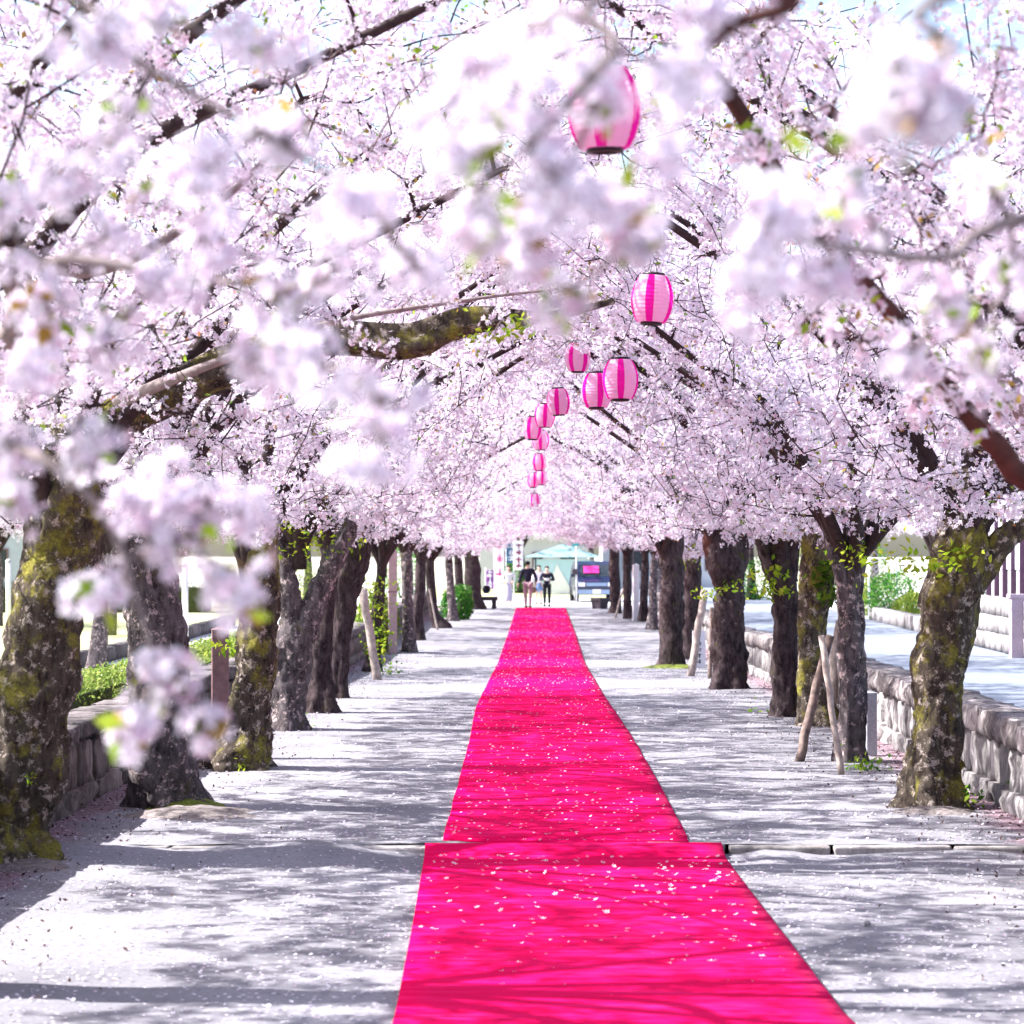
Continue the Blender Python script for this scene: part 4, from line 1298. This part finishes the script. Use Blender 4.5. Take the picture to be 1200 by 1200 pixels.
def van(px, D):
    b = Vector(((px - VX) / F_PX * D, D, gz(D)))
    root = thing("minivan", "dark blue minivan facing the path beyond the right row's end", "van", b, None, R(4))
    blue = plain("dark_blue_paint", (.010, .016, .055), .25, .05, 4, .5)
    chrome = plain("pale_blue_chrome", (.20, .28, .42), .3, .1, 6, .6)
    # side outline (y from front, z), swept across the width with a narrower roof
    prof = [(0, .30), (-.02, .62), (.06, .84), (.55, .98), (1.05, 1.52), (1.4, 1.66), (3.2, 1.66), (3.6, 1.40), (3.66, .70), (3.62, .30)]
    vs, fs = [], []
    for x0 in (-.80, -.74, .74, .80):
        for y, z in prof:
            t = max(0, (z - .95) / .75)
            hx = x0 * (1 - .16 * t)
            edge = abs(x0) > .78
            vs.append((hx, y + (.06 if edge and y < .1 else 0), z - (.03 if edge and z > 1.5 else 0)))
    n = len(prof)
    for k in range(3):
        for i in range(n):
            j = (i + 1) % n
            fs.append((k * n + i, k * n + j, (k + 1) * n + j, (k + 1) * n + i))
    fs += [tuple(range(n)), tuple(range(4 * n - 1, 3 * n - 1, -1))]
    o = MB().add(vs, fs).build("body", blue, root)
    bv = o.modifiers.new("b", 'BEVEL'); bv.width = .03; bv.segments = 2; bv.limit_method = 'ANGLE'
    MB().add([(-.66, .62, 1.03), (.66, .62, 1.03), (.58, 1.02, 1.50), (-.58, 1.02, 1.50)], [(0, 1, 2, 3)]).build("windscreen", M_GLASS, root).location = (0, -.025, .012)
    for s in (-1, 1):
        MB().box((s * .60, -.005, .72), (.26, .08, .16)).build("headlight", plain("lamp_glass", (.75, .78, .82), .15, .03), root)
        mv = MB().box((s * .90, .75, 1.08), (.16, .08, .12)).build("mirror", blue, root)
        w = MB()
        w.tube([(s * .68, .62, .30), (s * .84, .62, .30)], .30, 18)
        wo = w.build("wheel", M_BLACK, root)
        w = MB(); w.tube([(s * .845, .62, .30), (s * .85, .62, .30)], .18, 14)
        w.build("rim", M_METAL, wo)
        w = MB(); w.tube([(s * .68, 2.95, .30), (s * .84, 2.95, .30)], .30, 18)
        w.build("wheel", M_BLACK, root)
    MB().box((0, -.03, .72), (.86, .06, .14)).build("grille", chrome, root)
    MB().box((0, -.04, .42), (1.5, .10, .18)).build("bumper", chrome, root)
    MB().box((.0, -.10, .44), (.33, .02, .16)).build("number_plate", M_WHITEPAINT, root)
    for k in range(2):
        MB().tube([(-.5 + k * .55, .60, 1.07), (-.1 + k * .55, .72, 1.18)], .01, 4).build("wiper", M_BLACK, root)
    return root
vn = van(699, 104)
# pink cloth lying behind the windscreen is carried outside on the glass as a sunshade
o = MB().box((0, 0, 0), (.62, .02, .36)).build("sunshade", plain("pink_cloth", (.70, .04, .28), .8, .1))
o.location = vn.location + Vector((-.20, .77, 1.32))
o.rotation_euler = (R(-38), 0, R(4))
tag(o, "bright pink cloth spread over the van's windscreen", "cloth")

def banner(px, D, ytop, ybot, label, cloth, ink, wm=.42, lean=0):
    b = Vector(((px - VX) / F_PX * D, D, gz(D)))
    root = thing("banner", label, "banner", b, "banners beyond the path")
    zt = CAM_H - (ytop - VY) / F_PX * D - b.z
    zb = CAM_H - (ybot - VY) / F_PX * D - b.z
    mb = MB(); mb.tube([(0, 0, 0), (lean * .5, 0, zt * .5), (lean, 0, zt + .1)], .018, 6)
    mb.build("pole", M_WHITEPAINT, root)
    vs, fs = [], []
    m = 8
    for i in range(m + 1):
        z = zb + (zt - zb) * i / m
        for j in range(4):
            vs.append((lean * z / zt + .02 + wm * j / 3, .03 * math.sin(i * .9 + j), z))
    for i in range(m):
        for j in range(3):
            fs.append((i * 4 + j, i * 4 + j + 1, i * 4 + j + 5, i * 4 + j + 4))
    c = MB().add(vs, fs, 0, True).build("cloth", cloth, root)
    c.modifiers.new("t", 'SOLIDIFY').thickness = .006
    k = MB()
    r2 = random.Random(px)
    for i in range(4):
        z = zb + (zt - zb) * (.85 - .22 * i)
        for q in range(4):
            k.box((lean * z / zt + .02 + wm / 2 + r2.uniform(-.03, .03), -.05, z + r2.uniform(-.08, .08)), (wm * .62, .006, .035) if q % 2 else (.035, .007, wm * .55), 0)
    k.build("lettering", ink, root)
PINKINK = plain("pink_ink", (.75, .05, .30), .8, .1)
PURP = plain("purple_cloth", (.18, .05, .22), .8, .2)
banner(579, 101, 628, 702, "tall white banner with pink characters left of the walkers", C_WHITE, PINKINK, .38)
banner(569, 100, 668, 690, "short purple banner beside the last left tree", PURP, C_WHITE, .3)
banner(602, 103, 634, 668, "dark red lettered white banner above the long haired woman", C_WHITE, plain("dark_red_ink", (.22, .02, .08), .8), .36)
banner(593, 108, 628, 660, "dark blue banner high behind the long haired woman", plain("blue_cloth", (.05, .13, .22), .8), C_WHITE, .4)

# teal topped sign on a thin pole
b = Vector(((675.5 - VX) / F_PX * 102, 102, gz(102)))
sg = thing("pole_sign", "teal sign on a thin tall pole left of the van", "sign", b)
zt = CAM_H - (634 - VY) / F_PX * 102 - b.z
mb = MB(); mb.tube([(0, 0, 0), (0, 0, zt)], .03, 8); mb.build("pole", M_METAL, sg)
MB().box((0.05, -.05, zt - .1), (.46, .04, .22)).build("panel", plain("teal_paint", (.03, .36, .36), .5, .1), sg)
MB().box((-.06, -.02, 1.25), (.20, .16, .22)).build("meter_box", M_DARKSTONE, sg)

# pale blue event tent with a white gable sheet
tb = Vector(((660 - VX) / F_PX * 124, 124, gz(124)))
tt = thing("event_tent", "pale blue event tent with a white pointed sheet behind the grass", "tent", tb)
TB = plain("pale_blue_canvas", (.42, .58, .66), .8, .06, 3)
MB().box((0, 0, .85), (2.6, .06, 1.7)).build("side_sheet", TB, tt)
mb = MB(); mb.add([(-1.9, -.2, 1.8), (1.9, -.2, 1.8), (0, 1.0, 2.45), (-1.9, 2.2, 1.8), (1.9, 2.2, 1.8)], [(0, 1, 2), (1, 4, 2), (4, 3, 2), (3, 0, 2)])
r_ = mb.build("roof", plain("pale_cyan_canvas", (.17, .27, .29), .8, .05, 3), tt); r_.modifiers.new("t", 'SOLIDIFY').thickness = .02
mb = MB(); mb.add([(-.9, -.12, .02), (.5, -.12, .02), (-.3, -.06, 1.45)], [(0, 1, 2)])
g_ = mb.build("gable_sheet", C_WHITE, tt); g_.modifiers.new("t", 'SOLIDIFY').thickness = .02
for sx in (-1.4, 1.4):
    for sy in (-.15, 2.1):
        mb = MB(); mb.tube([(sx, sy, 0), (sx, sy, 1.7)], .025, 8); mb.build("pole", M_METAL, tt)

def building(x0, x1, D, depth, h, label, wallm, roofm, wins, name="building", rise=1.4):
    b = Vector(((x0 + x1) / 2, D, gz(D) - .05))
    root = thing(name, label, "building", b)
    w = x1 - x0
    MB().box((0, depth / 2, h / 2), (w, depth, h)).build("wall", wallm, root)
    o = .4
    mb = MB()
    mb.add([(-w / 2 - o, -o, h - .1), (w / 2 + o, -o, h - .1), (w / 2 + o, depth / 2, h + rise), (-w / 2 - o, depth / 2, h + rise), (-w / 2 - o, depth + o, h - .1), (w / 2 + o, depth + o, h - .1)], [(0, 1, 2, 3), (3, 2, 5, 4)])
    r = mb.build("roof", roofm, root)
    r.modifiers.new("t", 'SOLIDIFY').thickness = .14
    for wx, wz, ww, wh in wins:
        f = MB()
        for a, c_ in (((wx, -.03, wz + wh / 2 - .03), (ww, .08, .06)), ((wx, -.03, wz - wh / 2 + .03), (ww, .08, .06)), ((wx - ww / 2 + .03, -.032, wz), (.06, .08, wh - .121)), ((wx + ww / 2 - .03, -.032, wz), (.06, .08, wh - .121)), ((wx, -.034, wz), (.05, .07, wh - .121))):
            f.box(a, c_)
        fo = f.build("window", M_WOODPOST, root)
        MB().box((wx, -.008, wz), (ww - .1, .02, wh - .1)).build("pane", M_GLASS, fo)
    return root
WALLW = plain("white_plaster", (.50, .51, .54), .8, .05, 3)
ROOFT = plain("grey_tile_roof", (.12, .12, .14), .7, .2, 6)
building(-3.4, 2.6, 142, 7, 3.1, "white low building at the end of the avenue behind the walkers", WALLW, plain("white_metal_roof", (.6, .62, .63), .5, .05), [(-1.4, 1.3, .5, 1.7), (.2, 1.2, .6, 1.8), (1.9, 1.6, .9, .9)], "hall")
building(3.6, 12.0, 150, 8, 3.6, "pale building far behind the van", WALLW, ROOFT, [(-2.4, 1.6, 1.2, 1.2), (0, 1.6, 1.2, 1.2), (2.4, 1.6, 1.2, 1.2)], "hall")
building(-32, -22, 112, 8, 3.4, "grey building far beyond the lawn on the left", plain("grey_plaster", (.42, .45, .52), .8, .08, 3), ROOFT, [(-3, 1.6, 1.4, 1.3), (0, 1.6, 1.4, 1.3), (3, 1.6, 1.4, 1.3)], "house")
# house on the right of the road: pale panels between dark purple brown posts
HX, HD = 11.15, 58.0
hs = thing("house", "white panelled house with dark purple posts at the right edge", "building", (HX, HD, gz(HD)))
PB = plain("purple_brown_timber", (.075, .035, .07), .6, .2, 6)
PANEL = plain("pale_grey_panel", (.62, .64, .72), .6, .05, 3)
MB().box((3.0, 3.0, 1.95), (6.0, 6.0, 2.4)).build("wall", WALLW, hs)
MB().box((3.0, 3.0, .36), (6.1, 6.1, .8)).build("footing", M_STONE_R, hs)
for i, xx in enumerate((.0, 1.05, 2.1, 3.15, 4.2, 5.25)):
    MB().box((xx + .02, -.04, 1.9), (.12, .14, 2.5)).build("post", PB, hs)
    if i < 5:
        MB().box((xx + .545, -.012, 2.45), (.92, .04, 1.25)).build("panel", PANEL, hs)
for zz in (1.72, 3.16):
    MB().box((2.7, -.05, zz), (5.6, .10, .09)).build("beam", PB, hs)
for i in range(5):
    MB().box((-.05, 1.0 + i * 1.1, 1.9), (.14, .12, 2.5)).build("post", PB, hs)
    MB().box((-.012, 1.55 + i * 1.1, 2.45), (.04, .95, 1.25)).build("panel", PANEL, hs)
mb = MB(); mb.add([(-.8, -.8, 3.2), (6.8, -.8, 3.2), (6.8, 3, 4.9), (-.8, 3, 4.9), (-.8, 6.8, 3.2), (6.8, 6.8, 3.2)], [(0, 1, 2, 3), (3, 2, 5, 4)])
mb.build("roof", ROOFT, hs).modifiers.new("t", 'SOLIDIFY').thickness = .16
# garden wall and gate pillar before the house
gw = thing("garden_wall", "pale rough garden wall along the road before the house", "wall", (10.45, 50, gz(50)))
d, k = 50.0, 0
while d < 63:
    l = random.uniform(.7, 1.2)
    for r in range(3):
        mb = MB(); rock(mb, (10.5, d + l / 2 + (r % 2) * .3, gz(d) + .2 + r * .40), (.34, l * .99, .40), 400 + k, rough=.05)
        mb.build("stone", M_STONE_R, gw, gw.location)
        k += 1
    d += l
fw = thing("garden_wall", "pale rough wall facing the path between fence and gate pillar", "wall", (10.6, 63.4, gz(63.4)))
for r in range(3):
    for i in range(4):
        mb = MB(); rock(mb, (10.7 + i * .62 + (r % 2) * .2, 63.6, gz(63.4) + .18 + r * .38), (.61, .34, .38), 500 + i + r * 9, rough=.05)
        mb.build("stone", M_STONE_R, fw, fw.location)
gp = Vector((10.25, 55.0, gz(55)))
g = thing("gate_pillar", "pinkish gate pillar at the right edge beside the garden wall", "pillar", gp)
PKS = plain("pinkish_granite", (.42, .33, .40), .7, .2, 30)
MB().box((0, 0, .62), (.34, .34, 1.3)).build("shaft", PKS, g)
MB().box((0, 0, 1.31), (.42, .42, .08)).build("cap", PKS, g)
# chain link fence
fx0, fx1, fD = 10.5, 13.2, 82.0
fe = thing("chain_link_fence", "white chain link fence above the green bushes across the road", "fence", (fx0, fD, gz(fD)))
for i in range(4):
    mb = MB(); x = (fx1 - fx0) * i / 3; mb.tube([(x, 0, 0), (x, 0, 1.95)], .03, 8); mb.build("post", M_WHITEPAINT, fe)
for zz in (.25, 1.9):
    mb = MB(); mb.tube([(0, 0, zz), (fx1 - fx0, 0, zz)], .018, 6); mb.build("rail", M_WHITEPAINT, fe)
mb = MB()
sp = .16
wdt, hgt = fx1 - fx0, 1.6
k = -hgt
while k < wdt:
    for sgn in (1, -1):
        a0, a1 = max(0, k), min(wdt, k + hgt)
        if a1 > a0:
            z0, z1 = a0 - k, a1 - k
            if sgn < 0:
                z0, z1 = hgt - z0, hgt - z1
            mb.tube([(a0, .01 * sgn, .27 + z0), (a1, .01 * sgn, .27 + z1)], .008, 3, False)
    k += sp
mb.build("wire_mesh", M_METAL, fe)["kind"] = "stuff"

# ------------------------------------------------------------------ bushes and hedges
def bush(c, r, label, n=2600, size=.09, cols=((.05, .13, .025), (.10, .20, .04), (.16, .26, .06)), name="bush", h=None, group=None):
    root = thing(name, label, "bush", c, group)
    h = h or r
    d = unit(rng.normal(size=(n, 3)))
    rad = rng.uniform(.55, 1.0, (n, 1)) ** .5
    lump = np.array([1 + .28 * mnoise.noise(Vector(v) * 2.1 + Vector(c)) for v in d])[:, None]
    C = d * rad * lump * np.array([r, r, h]) + np.array([0, 0, h * .8])
    C = C[C[:, 2] > 0]
    V, Q, T = leaf_arrays(C, rng.uniform(size * .6, size * 1.3, len(C)), cols)
    link(bpy.data.objects.new("crown", np_mesh("crown", V, Q, M_LEAF, T)), root)["kind"] = "stuff"
    mb = MB()
    for i in range(6):
        a = i * 1.05
        mb.tube([(0, 0, -.02), (r * .3 * math.cos(a), r * .3 * math.sin(a), h * .5), (r * .6 * math.cos(a), r * .6 * math.sin(a), h)], [.03, .02, .01], 5)
    mb.build("stem", M_BRANCH, root)
def gp_(px, D):
    return Vector(((px - VX) / F_PX * D, D, gz(D)))
GREEN = ((.04, .16, .03), (.07, .24, .04), (.12, .28, .05))
YEL = ((.22, .30, .05), (.30, .34, .08), (.14, .24, .04))
bush(gp_(1046, 80), .85, "bright green bush below the chain link fence", cols=GREEN)
bush(gp_(1030, 84), .7, "yellow green bush left below the chain link fence", cols=YEL)
bush(gp_(1070, 78), .6, "low olive bush right below the chain link fence", cols=YEL, h=.5)
bush(gp_(890, 110), 1.0, "pale green bush seen between the forked right trees", cols=GREEN)
bush(gp_(1160, 66), .8, "grey green bush on the garden wall by the house", cols=((.16, .26, .2), (.24, .34, .28)), h=.9)
bush(gp_(442, 57), .5, "bright shrub between the prop pole and the pinkish post", cols=YEL, h=.8)
bush(gp_(536, 80), .55, "green shrub at the far end of the left row", cols=GREEN, h=.6)
bush(gp_(955, 118), 1.6, "large soft green bush beyond the road right of the forked trees", cols=YEL, h=1.5)
bush(gp_(1010, 104), 1.3, "tall green bush at the left end of the fence", cols=GREEN, h=1.5)
bush(gp_(330, 96), 1.4, "green bush beyond the gravel walk on the left", cols=YEL, h=1.2)
bush(gp_(470, 112), 1.1, "dark green bush near the end of the left row", cols=GREEN, h=1.3)
bush(gp_(605, 128), .9, "green bush behind the walkers", cols=GREEN)
rb = MB()
lw = thing("kerb_wall", "low grey stone kerb under the bushes across the road", "wall", (10.5, 72, gz(72)))
for i in range(9):
    mb = MB(); rock(mb, (10.5, 67 + i * 1.6, gz(67 + i * 1.6) + .17), (.35, 1.58, .45), 700 + i, rough=.06)
    mb.build("stone", M_STONE_R, lw, lw.location)
# clipped hedge behind the left wall, grown in separate blocks
def hedge(x0, x1, d0, d1, h, label, n, cols, group=None):
    root = thing("hedge", label, "hedge", ((x0 + x1) / 2, (d0 + d1) / 2, gz((d0 + d1) / 2)), group)
    w, l = x1 - x0, d1 - d0
    C = np.stack([rng.uniform(-w / 2, w / 2, n), rng.uniform(-l / 2, l / 2, n), rng.uniform(.05, 1, n) ** .35 * h], 1)
    C[:, 2] += np.array([.05 * mnoise.noise(Vector((c[0] * 2, c[1] * 2, d0))) for c in C])
    V, Q, T = leaf_arrays(C, rng.uniform(.035, .07, n), cols)
    link(bpy.data.objects.new("foliage", np_mesh("foliage", V, Q, M_LEAF, T)), root)["kind"] = "stuff"
    MB().box((0, 0, h * .42), (w * .86, l * .97, h * .84)).build("core", plain("hedge_core", (.05, .06, .02), .95, .3), root)
HC = ((.20, .27, .06), (.30, .36, .10), (.12, .2, .04))
hedge(-5.2, -4.35, 15.5, 26.5, .88, "clipped yellow green hedge behind the left wall, nearest block", 16000, HC, "hedge blocks behind the left wall")
hedge(-5.2, -4.35, 28, 45, .80, "second hedge block behind the left wall beyond the brown post", 16000, HC, "hedge blocks behind the left wall")
hedge(-26, -10.5, 88, 90, 1.0, "dark hedge across the far side of the lawn", 9000, ((.03, .07, .03), (.05, .10, .04)))
# low stone edging and pale posts on the lawn
ed = thing("lawn_edging", "dark low stone edging along the gravel walk on the left", "edging", (-9.1, 40, gz(40)))
d, k = 30.0, 0
while d < 75:
    mb = MB(); rock(mb, (-9.1, d + .75, gz(d) + .12), (.3, 1.48, .34), 800 + k, rough=.05); mb.build("stone", M_CAP_L, ed, ed.location)
    d += 1.5; k += 1
for px, D, lab in ((217, 60, "pale grey post standing on the lawn left of the third tree"), (10, 70, "thin pale post on the lawn behind the nearest left tree")):
    b = gp_(px, D)
    r = thing("lawn_post", lab, "post", b)
    mb = MB(); mb.tube([(0, 0, 0), (0, 0, 1.9)], .07, 10); mb.build("shaft", M_WHITEPAINT, r)
    MB().lathe([(.001, .06), (.05, .05), (.085, 0), (.085, -.04)], (0, 0, 1.93), 10).build("cap", M_METAL, r)
LAWN = [(-8.2, 47, "young cherry on the lawn with a leaning pale trunk"), (-13.5, 52, "broad cherry on the lawn behind the nearest left tree"), (-16, 75, "cherry far back on the lawn"), (-11.5, 68, "cherry at the back of the gravel walk"),
        (14, 62, "cherry behind the house on the right"), (13.4, 88, "cherry behind the chain link fence"), (8.8, 92, "cherry at the far end of the road")]
for k, (x, D, lab) in enumerate(LAWN):
    b = Vector((x, D, gz(D)))
    r = thing("cherry_tree", lab, "tree", b, "cherry trees away from the path")
    pts = catmull([(x, D, b.z - .1, .2), (x + .12, D, 1.1, .14), (x + .05, D, 2.4, .11)], 4)
    MB().tube([Vector(p[:3]) for p in pts], [p[3] for p in pts], 10, True, 0, trunk_fn(b.z, k + 81)).build("trunk", BARK[2], r, b)
    add_crown(r, (x + .05, D), -1, k % 3, 1.05, random.uniform(0, 6))
